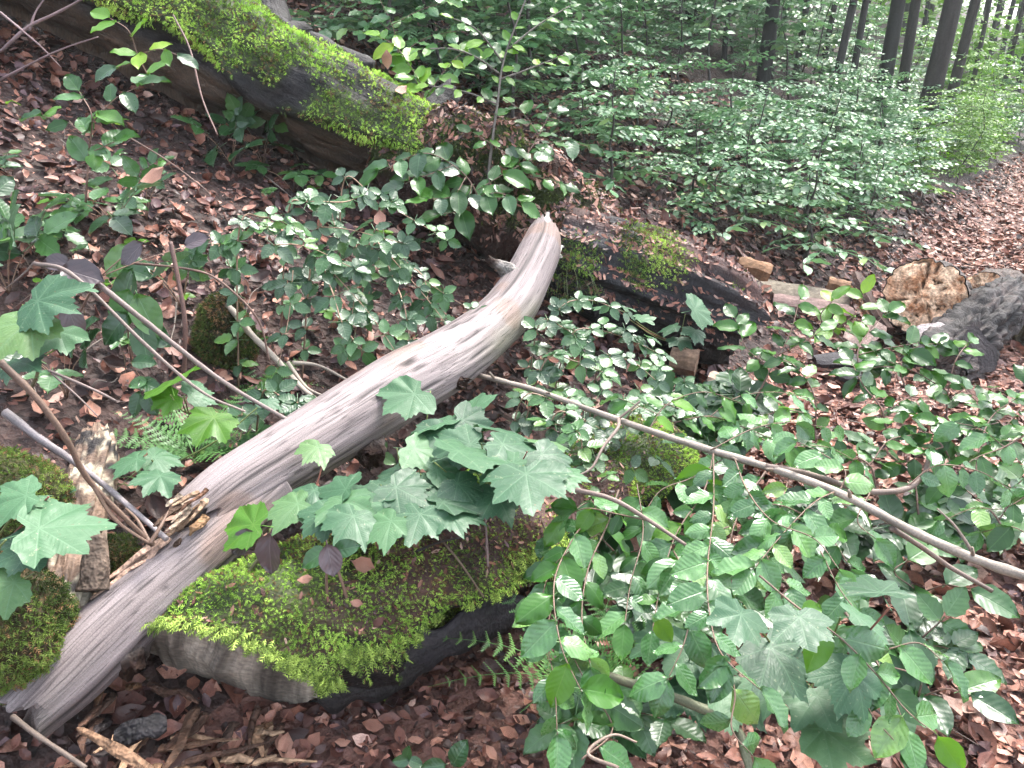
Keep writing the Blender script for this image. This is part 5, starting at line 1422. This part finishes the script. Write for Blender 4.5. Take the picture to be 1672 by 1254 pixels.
# ================================================================== leaf litter
def spots_world(n, x0, x1, y0, y1):
    return np.stack([rng.uniform(x0, x1, n), rng.uniform(y0, y1, n)], -1)
def slope_normal(x, y):
    e = .03
    return unit(np.stack([-(H(x + e, y) - H(x - e, y)) / (2 * e), -(H(x, y + e) - H(x, y - e)) / (2 * e), np.ones_like(x)], -1))
def litter(xy, size, weights, tilt=.35):
    x, y = xy[:, 0], xy[:, 1]
    k = len(x)
    N = unit(slope_normal(x, y) + rng.normal(0, tilt, (k, 3)))
    P = np.stack([x, y, H(x, y) + .006 + .02 * rng.random(k)], -1)
    X, Y, Z = frame(np.cross(N, rng.normal(0, 1, (k, 3))), N)
    return P, X, Y, Z, size * np.clip(rng.lognormal(-.08, .38, k), .35, 1.9), browns(k, weights)
W_SLOPE = (5, 5, 4, 2.6, 1.6, .9, 2)
W_PATH = (1.2, 2, 3.4, 4.5, 4, 2.2, .4)
b = MB()
def add_litter(xy, size, w, tilt):
    P, X, Y, Z, S, C = litter(xy, size, w, tilt)
    pick = rng.integers(0, len(DEAD), len(P))
    for q in range(len(DEAD)):
        m = pick == q
        if m.any():
            V, F = stamp(*DEAD[q], P[m], X[m], Y[m], Z[m], S[m])
            b.add(V, F, None, np.repeat(C[m], len(DEAD[q][0]), 0))
sv = lambda xy: xy @ PN
xy = spots_world(30000, -4.5, 3.2, .6, 6.4); s = sv(xy)
add_litter(xy[(s > 1.15) & (rng.random(len(s)) < .78 + .5 * vnoise(np.concatenate([xy * 1.4, np.zeros((len(xy), 1))], 1)))], .052, W_SLOPE, .4)
xy = spots_world(9000, -1.6, 2.8, .5, 3.4); s = sv(xy)
sh_ = (xy[:, 0] < .25) & (xy[:, 1] < 2.2)  # darker leaf mix here: wet ground, with shade by the log painted in
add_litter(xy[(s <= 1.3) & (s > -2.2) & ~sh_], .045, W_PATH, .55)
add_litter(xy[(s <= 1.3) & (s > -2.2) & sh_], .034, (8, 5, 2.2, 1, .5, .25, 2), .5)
xy = spots_world(36000, -1.5, 6.0, .4, 8.0); s = sv(xy)
sh_ = (xy[:, 0] < .25) & (xy[:, 1] < 2.2)  # again the darker mix, wet ground and shade put into the leaf colours
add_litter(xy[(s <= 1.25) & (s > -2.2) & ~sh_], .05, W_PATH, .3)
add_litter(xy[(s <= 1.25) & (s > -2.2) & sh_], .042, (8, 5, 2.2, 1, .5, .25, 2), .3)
tq, sq = rng.uniform(6.5, 17, 11000), rng.uniform(-1.6, 1.6, 11000)
add_litter(np.stack([PU[0] * tq + PN[0] * sq, PU[1] * tq + PN[1] * sq], -1), .055, W_PATH, .25)
xy = spots_world(9000, -3, 5, 4.4, 9); s = sv(xy)
add_litter(xy[s > 1.25], .06, W_SLOPE, .35)
# crumbs between the leaves
xy = spots_world(26000, -3.0, 3.6, .6, 5.0)
N = unit(slope_normal(xy[:, 0], xy[:, 1]) + rng.normal(0, .5, (len(xy), 3)))
X, Y, Z = frame(np.cross(N, rng.normal(0, 1, (len(xy), 3))), N)
V, F = stamp(np.array([(-.2, -.5, 0), (.2, -.4, .1), (.1, .5, 0), (-.15, .3, .1)]), np.array([(0, 1, 2), (0, 2, 3)]), np.stack([xy[:, 0], xy[:, 1], H(xy[:, 0], xy[:, 1]) + .012 + .014 * rng.random(len(xy))], -1), X, Y, Z, .018 * rng.uniform(.4, 1.6, len(xy)))
b.add(V, F, None, np.repeat(browns(len(xy), (4, 4, 3, 2, 1.2, 1, 1)), 4, 0))
o = tag(link('leaf_litter', b.mesh('leaf_litter', 'litter', smooth=True)), 'carpet of brown fallen beech leaves covering slope and path', 'leaf litter', None, 'stuff')

# the larger dead leaves one can pick out in front
def litter_mesh(q, seed):
    V, F = DEAD[q]
    n = 5
    c = BROWNS[[3, 4, 1, 4, 2][q]]
    return mk_mesh('dead_leaf', V, F, 'litter', None, np.tile(c, (len(V), 1)) * (1 + .25 * np.array([random.Random(seed + i).uniform(-1, 1) for i in range(len(V))]))[:, None], smooth=True)
DL = [litter_mesh(q, q * 20) for q in range(5)]
M['litter'].node_tree  # shared by the carpet and the single leaves
ZONES = [((520, 1000, 1170, 1250), 22, .045, 'curled brown beech leaf on dark ground in front of the mossy log', 'dead leaves in front of the mossy log'),
         ((230, 520, 1170, 1250), 30, .05, 'large brown dead leaf below the sawn end of the mossy log', 'dead leaves below the sawn end'),
         ((1380, 1660, 980, 1240), 60, .042, 'reddish dead beech leaf on the path at lower right', 'dead leaves on the near path'),
         ((1000, 1350, 620, 800), 40, .045, 'dry pinkish dead leaf between black log and fallen branch', 'dead leaves between log and branch'),
         ((20, 250, 640, 820), 30, .048, 'dark damp dead leaf on the ground at the left edge', 'dead leaves at the left edge'),
         ((300, 780, 300, 520), 40, .045, 'brown dead leaf on the slope beneath the fallen trunk', 'dead leaves beneath the fallen trunk')]
for (x0, x1, y0, y1), n, sz, lb, gp in ZONES:
    for k in range(n):
        p = G(random.uniform(x0, x1), random.uniform(y0, y1), .022)
        N = slope_normal(np.array([p[0]]), np.array([p[1]]))[0] + rv(.3)
        d = np.cross(N, rv())
        X, Y, Z = frame(d, N)
        S = sz * random.uniform(.75, 1.3)
        me = random.choice(DL)
        o = link('dead_leaf', me, mw=Matrix([(X[i] * S, Y[i] * S, Z[i] * S, p[i]) for i in range(3)] + [(0, 0, 0, 1)]))
        tag(o, lb, 'dead leaf', gp)
# dead leaves caught on the logs
for lb, px, py, dep, sz, mi in (('pink dead leaf on top of the moss', 583, 985, 1.66, .03, 1), ('brown dead leaf lying on moss below the pink one', 618, 1016, 1.66, .035, 2), ('pale round dead leaf left on the mossy log', 498, 945, 1.68, .035, 3),
                                ('tan curled leaf on the mossy log beside the silvery pair', 590, 920, 1.72, .06, 1), ('orange dead leaf on top of the rotten trunk middle', 730, 205, 3.7, .09, 1), ('cream dead leaf hanging on the mossy trunk', 655, 145, 3.75, .08, 3),
                                ('white leaf turned over on the trunk top', 632, 97, 3.8, .09, 3), ('pale shrivelled bud leaf on the slope at left', 248, 285, 2.6, .09, 3), ('orange dead leaf on the slope below the sapling', 622, 362, 3.3, .09, 1)):
    p = D(px, py, on_surf(px, py, MLV if dep < 2 else FTV, dep, .012))
    X, Y, Z = frame(rv() + np.array((.5, 0, 0)), np.array((0, -.6, .7)) + rv(.2))
    o = link('dead_leaf', DL[mi], mw=Matrix([(X[i] * sz, Y[i] * sz, Z[i] * sz, p[i]) for i in range(3)] + [(0, 0, 0, 1)]))
    tag(o, lb, 'dead leaf')

# ================================================================== background: young beeches, trees, far wood
def spray_mesh(name, mat, L=.55, n=15, lsz=.075, seed=0, side=2, nn=4):
    r = random.Random(seed)
    b = MB()
    def twig(P0, a, L, n, sz):
        pts = []
        for i in range(7):
            t = i / 6
            aa = a + .25 * math.sin(t * 2 + seed)
            pts.append((P0[0] + math.sin(aa) * L * t, P0[1] + math.cos(aa) * L * t, P0[2] + .08 * L * t - .22 * L * t * t + r.uniform(-.008, .008)))
        V, F, uv, TH, AL = tube(pts, np.linspace(.0035, .0012, 7), 4)
        b.add(V, F, np.full((len(V), 2), .5))
        for i in range(n):
            t = (i + .7) / n
            k = min(5, int(t * 6)); f = t * 6 - k
            p = np.array(pts[k]) * (1 - f) + np.array(pts[k + 1]) * f
            sgn = 1 if i % 2 else -1
            la = a + sgn * R(r.uniform(40, 75)) if i < n - 1 else a
            V, F, U = ovate(n=nn, w=.62, fold=.1, droop=r.uniform(.05, .4), across=1, seed=i + seed)
            V = V * sz * r.uniform(.7, 1.2)
            # roll a little, then turn and place
            ro = r.uniform(-.45, .45); V = np.stack([V[:, 0] * math.cos(ro) - V[:, 2] * math.sin(ro), V[:, 1], V[:, 0] * math.sin(ro) + V[:, 2] * math.cos(ro)], -1)
            V = rot2(V, -la, r.uniform(-.35, .1)) + p
            b.add(V, F, U, tint=r.random())
        return pts
    pts = twig((0, 0, 0), 0, L, n, lsz)
    for q in range(side):
        s = 1 if q % 2 else -1
        twig(pts[1 + q], s * R(r.uniform(38, 60)), L * r.uniform(.4, .6), max(4, n // 2), lsz * .95)
    return b.mesh(name, mat)
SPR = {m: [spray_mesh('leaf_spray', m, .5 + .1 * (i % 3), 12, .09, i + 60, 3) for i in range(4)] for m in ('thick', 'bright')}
def sapling_proto(name, mat, h, n, seed, smin=.6, smax=1.1, low=.12):
    r = random.Random(seed)
    t = link(name, None)
    P = [np.array((0, 0, -.05))]
    for i in range(1, 6):
        P.append(np.array((r.uniform(-.06, .06) * h + P[-1][0], r.uniform(-.06, .06) * h + P[-1][1], h * i / 5)))
    V, F, uv, TH, AL = tube(P, np.linspace(.008 + .004 * h, .003, 6), 6, 18)
    link('stem', mk_mesh('sapling_stem', V, F, 'twig', uv, (.05, .042, .037)), t)
    Q = smooth_line(P, 40)
    for k in range(n):
        f = low + (1 - low) * (k + r.random()) / n
        p = Q[int(f * 39)]
        a = k * 2.4 + r.uniform(-.5, .5)
        el = r.uniform(-.15, .45)
        d = np.array((math.cos(a), math.sin(a), el))
        X, Y, Z = frame(d, UP + np.array((r.uniform(-.25, .25), r.uniform(-.25, .25), 0)))
        s = r.uniform(smin, smax) * (1.1 - .45 * f)
        o = link('leaf_spray', r.choice(SPR[mat]), t, mw=Matrix([(X[i] * s, Y[i] * s, Z[i] * s, p[i]) for i in range(3)] + [(0, 0, 0, 1)]))
        o['kind'] = 'stuff'
    return t
PROTO = {'low': [sapling_proto('beech_sapling', 'thick', .55, 11, 1, .6, .95), sapling_proto('beech_sapling', 'thick', .7, 13, 2, .6, .95)],
         'mid': [sapling_proto('beech_sapling', 'thick', 1.3, 20, 3), sapling_proto('beech_sapling', 'thick', 1.6, 24, 4), sapling_proto('beech_sapling', 'thick', 1.1, 18, 5)],
         'tall': [sapling_proto('beech_sapling', 'thick', 2.6, 30, 6, .8, 1.4, .2), sapling_proto('beech_sapling', 'thick', 3.2, 34, 7, .8, 1.5, .25)],
         'bright': [sapling_proto('beech_sapling', 'bright', 1.8, 26, 8, .8, 1.5), sapling_proto('beech_sapling', 'bright', 2.8, 32, 9, .9, 1.6, .15)]}  # light of a gap in the wood put into the leaf colour
used = set()
def put(kind, x, y, label, group, scale=1.0, dz=0.0):
    o = random.choice(PROTO[kind])
    if o.name in used: o = copy_tree(o)
    else: used.add(o.name)
    o.location = (x, y, float(H(x, y)) - .03 + dz)
    o.rotation_euler = (random.uniform(-.1, .1), random.uniform(-.1, .1), random.uniform(0, 6.28))
    s = scale * random.uniform(.85, 1.15)
    o.scale = (s, s, s)
    return tag(o, label, 'sapling', group)
placed = []
def far_enough(x, y, d):
    for a, b_ in placed:
        if (a - x) ** 2 + (b_ - y) ** 2 < d * d: return False
    placed.append((x, y)); return True
def in_view(x, y, m=.15):
    return y > 0 and abs(x / (y * 1.0)) < .72 + m
def where(x, y):
    q = x / y
    return ('above the mossy fallen tree' if q < -.05 else 'behind the rotten middle of the fallen tree' if q < .12 else 'behind the black log' if q < .3 else 'behind the sawn logs' if q < .45 else 'at the left margin of the path')
for _ in range(2500):                          # low growth along the front of the thicket
    x, y = random.uniform(.3, 9), random.uniform(4.7, 12.5)
    s = x * PN[0] + y * PN[1]
    if s < 1.62 or s > 3.2 or not in_view(x, y) or (y < 5.3 - .15 * x) or (x < 1.0 and y < 5.6): continue
    if not far_enough(x, y, .33): continue
    if x / y > .52 and y > 7.5: put('bright', x, y, 'knee high beech with painted gap light at the thicket front ' + where(x, y), 'low beeches with painted gap light by the path', random.uniform(.3, .5))
    else: put('low', x, y, 'knee high beech sapling at the thicket front ' + where(x, y), 'low saplings at the thicket front', random.uniform(.75, 1.1))
cnt = 0
for _ in range(6000):
    x, y = random.uniform(-3.0, 10.5), random.uniform(4.7, 15.5)
    s, t_ = x * PN[0] + y * PN[1], x * PU[0] + y * PU[1]
    if s < 1.75 or not in_view(x, y): continue
    if x < .6 and y < 5.0 + .25 * (.6 - x): continue
    if y < 5.25 and x < 1.6: continue
    if x < -.6 and y > 9.5: continue
    if x / y < -.3: continue
    edge = min(s - 1.6, (y - 4.6))
    gap = .40 if y < 7 else .56
    if not far_enough(x, y, gap): continue
    if edge < .7: k, lb, gp = 'low', 'low beech sapling at the front edge of the thicket by log and path', 'low saplings at the thicket edge'
    elif y < 8.5: k, lb, gp = ('mid' if random.random() < .7 else 'low'), 'young beech sapling in the dense thicket behind the fallen trunk', 'saplings in the near thicket'
    elif x / y > .47 and random.random() < .85: k, lb, gp = 'bright', 'young beech with painted gap light beyond the end of the visible path', 'young beeches with painted gap light at upper right'
    else: k, lb, gp = ('tall' if random.random() < (.4 if x / y < .33 else .0) else ('mid' if random.random() < .6 or x / y < .33 else 'low')), 'taller young beech in the back of the thicket', 'taller saplings at the back'
    lb = {'low': 'low beech sapling inside thicket ', 'mid': 'young beech sapling in thicket ', 'tall': 'tall slim beech sapling in thicket ', 'bright': 'young beech with painted gap light '}[k] + where(x, y) + (', far back' if y > 8.5 else '')
    gp = {'low': 'low saplings inside the thicket', 'mid': 'young saplings in the thicket', 'tall': 'tall slim saplings in the thicket', 'bright': 'young beeches with painted gap light'}[k]
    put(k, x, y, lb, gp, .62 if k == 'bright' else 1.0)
    cnt += 1
    if cnt >= 290: break
# right of the path and beyond, seen at the right margin
for k in range(16):
    t_, s = random.uniform(11.5, 19), random.uniform(-3.0, 1.8)
    if abs(s) < 1.2 and t_ < 14.5: continue
    x, y = PU[0] * t_ + PN[0] * s, PU[1] * t_ + PN[1] * s
    put('bright' if random.random() < .7 else 'mid', x, y, 'young beech with painted gap light beyond the end of the visible path', 'young beeches with painted gap light at upper right', .8)  # most take the bright leaves, gap light painted into their colour

# ------------------------------------------------------------------ trees
def crown_mesh(seed, n=1000):
    r = np.random.default_rng(seed)
    cl = r.normal(0, 1, (34, 3)); cl = cl / np.linalg.norm(cl, axis=1)[:, None] * r.uniform(.35, 1, (34, 1)) * np.array((2.6, 2.6, 3.0))
    c = cl[r.integers(0, 34, n)] + r.normal(0, .38, (n, 3))
    X, Y, Z = frame(r.normal(0, 1, (n, 3)) * (1, 1, .4), np.array((0, 0, 1.0)) + r.normal(0, .4, (n, 3)))
    t = np.array([(0, 0, 0), (-.3, .5, .05), (0, 1, -.1), (.3, .5, .05)]), np.array([(0, 3, 2), (0, 2, 1)])
    V, F = stamp(*t, c, X, Y, Z, .2 * r.uniform(.6, 1.3, n))
    U = np.tile(np.array([(.5, 0), (.2, .5), (.5, 1), (.8, .5)]), (n, 1))
    return mk_mesh('crown', V, F, 'bright', U, None, np.repeat(r.random(n), 4))
CROWN = [crown_mesh(s) for s in (1, 2, 3)]
def tree_proto(seed, hgt, r0, col):
    r = random.Random(seed)
    t = link('beech_tree', None)
    P = [np.array((0, 0, -.2))]
    for i in range(1, 8): P.append(np.array((P[-1][0] + r.uniform(-.12, .12), P[-1][1] + r.uniform(-.12, .12), hgt * i / 7)))
    rad = r0 * np.array([1.25, 1.0, .92, .84, .74, .6, .42, .2])
    V, F, uv, TH, AL = tube(P, rad, 16, 60, lambda TH, AL, V: 1 + .07 * fbm(V * 2.5 + seed, 3))
    c = np.array(col) * (1 + .5 * fbm(V * np.array((6, 6, 1.2)) + seed, 3))[:, None]
    link('trunk', mk_mesh('tree_trunk', V, F, 'treebark', uv, np.clip(c, .01, 1)), t)
    for k in range(5):
        f = .5 + .09 * k
        p = smooth_line(P, 50)[int(f * 49)]
        a = k * 2.4 + seed
        e = p + np.array((math.cos(a) * 1.8, math.sin(a) * 1.8, 1.3))
        V, F, uv, TH, AL = tube([p, (p + e) / 2 + np.array((0, 0, .1)), e], [r0 * .4, r0 * .25, .02], 7, 10)
        link('limb', mk_mesh('tree_limb', V, F, 'treebark', uv, col), t)
    o = link('crown', CROWN[seed % 3], t, loc=(P[-1][0], P[-1][1], hgt * .9)); o['kind'] = 'stuff'
    return t
TP = [tree_proto(1, 11, .16, (.022, .02, .019)), tree_proto(2, 13, .2, (.03, .024, .022)), tree_proto(3, 10, .1, (.034, .03, .028))]
tused = set()
def tree(px, dep, diam, lean, which, label, group=None):
    v = ray(px, 120)
    x, y = v[0] * dep, v[1] * dep
    o = TP[which]
    if which in tused: o = copy_tree(o)
    tused.add(which)
    o.location = (x, y, float(H(x, y)))
    k = .78 * diam / 2 / (.16, .2, .1)[which]
    o.scale = (k, k, 1.0)
    o.rotation_euler = (R(random.uniform(-1.5, 1.5)), R(lean), random.uniform(0, 6.28) if lean == 0 else 0)
    return tag(o, label, 'tree', group)
for a in ((1447, 10.5, .22, 0, 0, 'dark straight tree trunk standing left of the widest trunk at upper right'), (1478, 11.5, .17, 0, 1, 'brown tree trunk just right of the dark straight trunk'),
          (1522, 10.5, .29, 3, 1, 'widest dark tree trunk at the upper right'), (1558, 12, .18, 2, 1, 'leaning brown trunk right of the widest trunk'), (1362, 9.5, .11, 6, 2, 'thin dark leaning stem in the thicket at right'),
          (1247, 9, .18, 0, 0, 'dark trunk half hidden by leaves at upper centre right'), (1392, 10, .10, 2, 2, 'thin trunk left of the dark straight trunk'), (785, 8.8, .2, 0, 1, 'grey brown trunk behind the slender sapling'),
          (836, 8.0, .10, 5, 2, 'mottled thin trunk right behind the slender sapling'), (912, 9.5, .07, -4, 2, 'very thin dark stem in the thicket at upper centre'), (600, 8.5, .22, 0, 0, 'dark trunk above the mossy fallen trunk'), (1120, 11, .16, 3, 0, 'dark trunk deep in the thicket at upper centre')):
    tree(*a)
for px, dep, w_ in ((1592, 13, .09), (1642, 14, .1), (1340, 11, .09), (1180, 10, .08), (1300, 10.5, .1), (1590, 24, .2), (1612, 30, .22), (1630, 22, .16), (1648, 27, .26), (1668, 20, .18), (1500, 26, .2), (1420, 24, .2), (1540, 32, .25), (1575, 34, .25), (1340, 20, .2), (1655, 35, .28), (1300, 17, .18), (1200, 16, .2), (1690, 26, .2), (1050, 14, .2), (1400, 19, .14), (1465, 22, .16), (1495, 19, .12), (1535, 23, .15), (1585, 19, .13), (1605, 21, .14), (1640, 31, .2), (1320, 14, .1), (1270, 15, .12), (960, 12, .12), (880, 11, .1)):
    tree(px, dep, w_, random.uniform(0, 3), random.choice((0, 1, 2)), 'slim grey far off tree trunk in the wood at the top', 'far trunks at the top')

# far wood closing the view
n = 70000
px = rng.uniform(850, 1900, n); dep = rng.uniform(17, 46, n)
v0 = (px - CX) / FPX
x, y = v0 * dep, dep * 1.05
z = H(x, y) + rng.uniform(0, 1, n) * (4 + dep * .14)
keep = (rng.random(n) < .62 + .7 * vnoise(np.stack([x * .45, y * .3, z * .7], -1)))
s_ = x * PN[0] + y * PN[1]
keep &= ~((np.abs(s_) < 1.4) & (dep < 24))
P = np.stack([x, y, z], -1)[keep]; k = len(P)
X, Y, Z = frame(rng.normal(0, 1, (k, 3)) * (1, 1, .35), np.array((0, 0, 1.0)) + rng.normal(0, .35, (k, 3)))
t = np.array([(0, 0, 0), (-.32, .5, .05), (0, 1, -.1), (.32, .5, .05)]), np.array([(0, 3, 2), (0, 2, 1)])
V, F = stamp(*t, P, X, Y, Z, .22 * rng.uniform(.6, 1.4, k))
o = link('far_wood', mk_mesh('far_wood', V, F, 'bright', np.tile(np.array([(.5, 0), (.2, .5), (.5, 1), (.8, .5)]), (k, 1)), None, np.repeat(rng.random(k), 4)))
tag(o, 'hazy light green foliage of the far wood at the upper right', 'foliage', None, 'stuff')
# prototypes that were never placed are removed again
for L_ in PROTO.values():
    for o in L_:
        if o.name not in used:
            for c in list(o.children): bpy.data.objects.remove(c)
            bpy.data.objects.remove(o)

# ------------------------------------------------------------------ damp air between the trees
hz = NT('damp_air')
hz.N.remove(hz.bsdf)
pv = hz.n('VolumePrincipled', {'Color': (.86, .93, .9), 'Density': 0.002, 'Anisotropy': 0.2})
hz.t.links.new(pv.outputs[0], hz.out.inputs['Volume'])
M['haze'] = hz.m
hv = np.array([(x, y, z) for z in (-8.0, 24.0) for x, y in ((-80, -80), (85, -80), (85, 85), (-80, 85))], float)
o = link('haze', mk_mesh('haze', hv, np.array([(0, 3, 2, 1), (4, 5, 6, 7), (0, 1, 5, 4), (1, 2, 6, 5), (2, 3, 7, 6), (3, 0, 4, 7)]), 'haze', smooth=False))
tag(o, 'thin pale damp air filling the wood between the trees', 'haze', None, 'stuff')
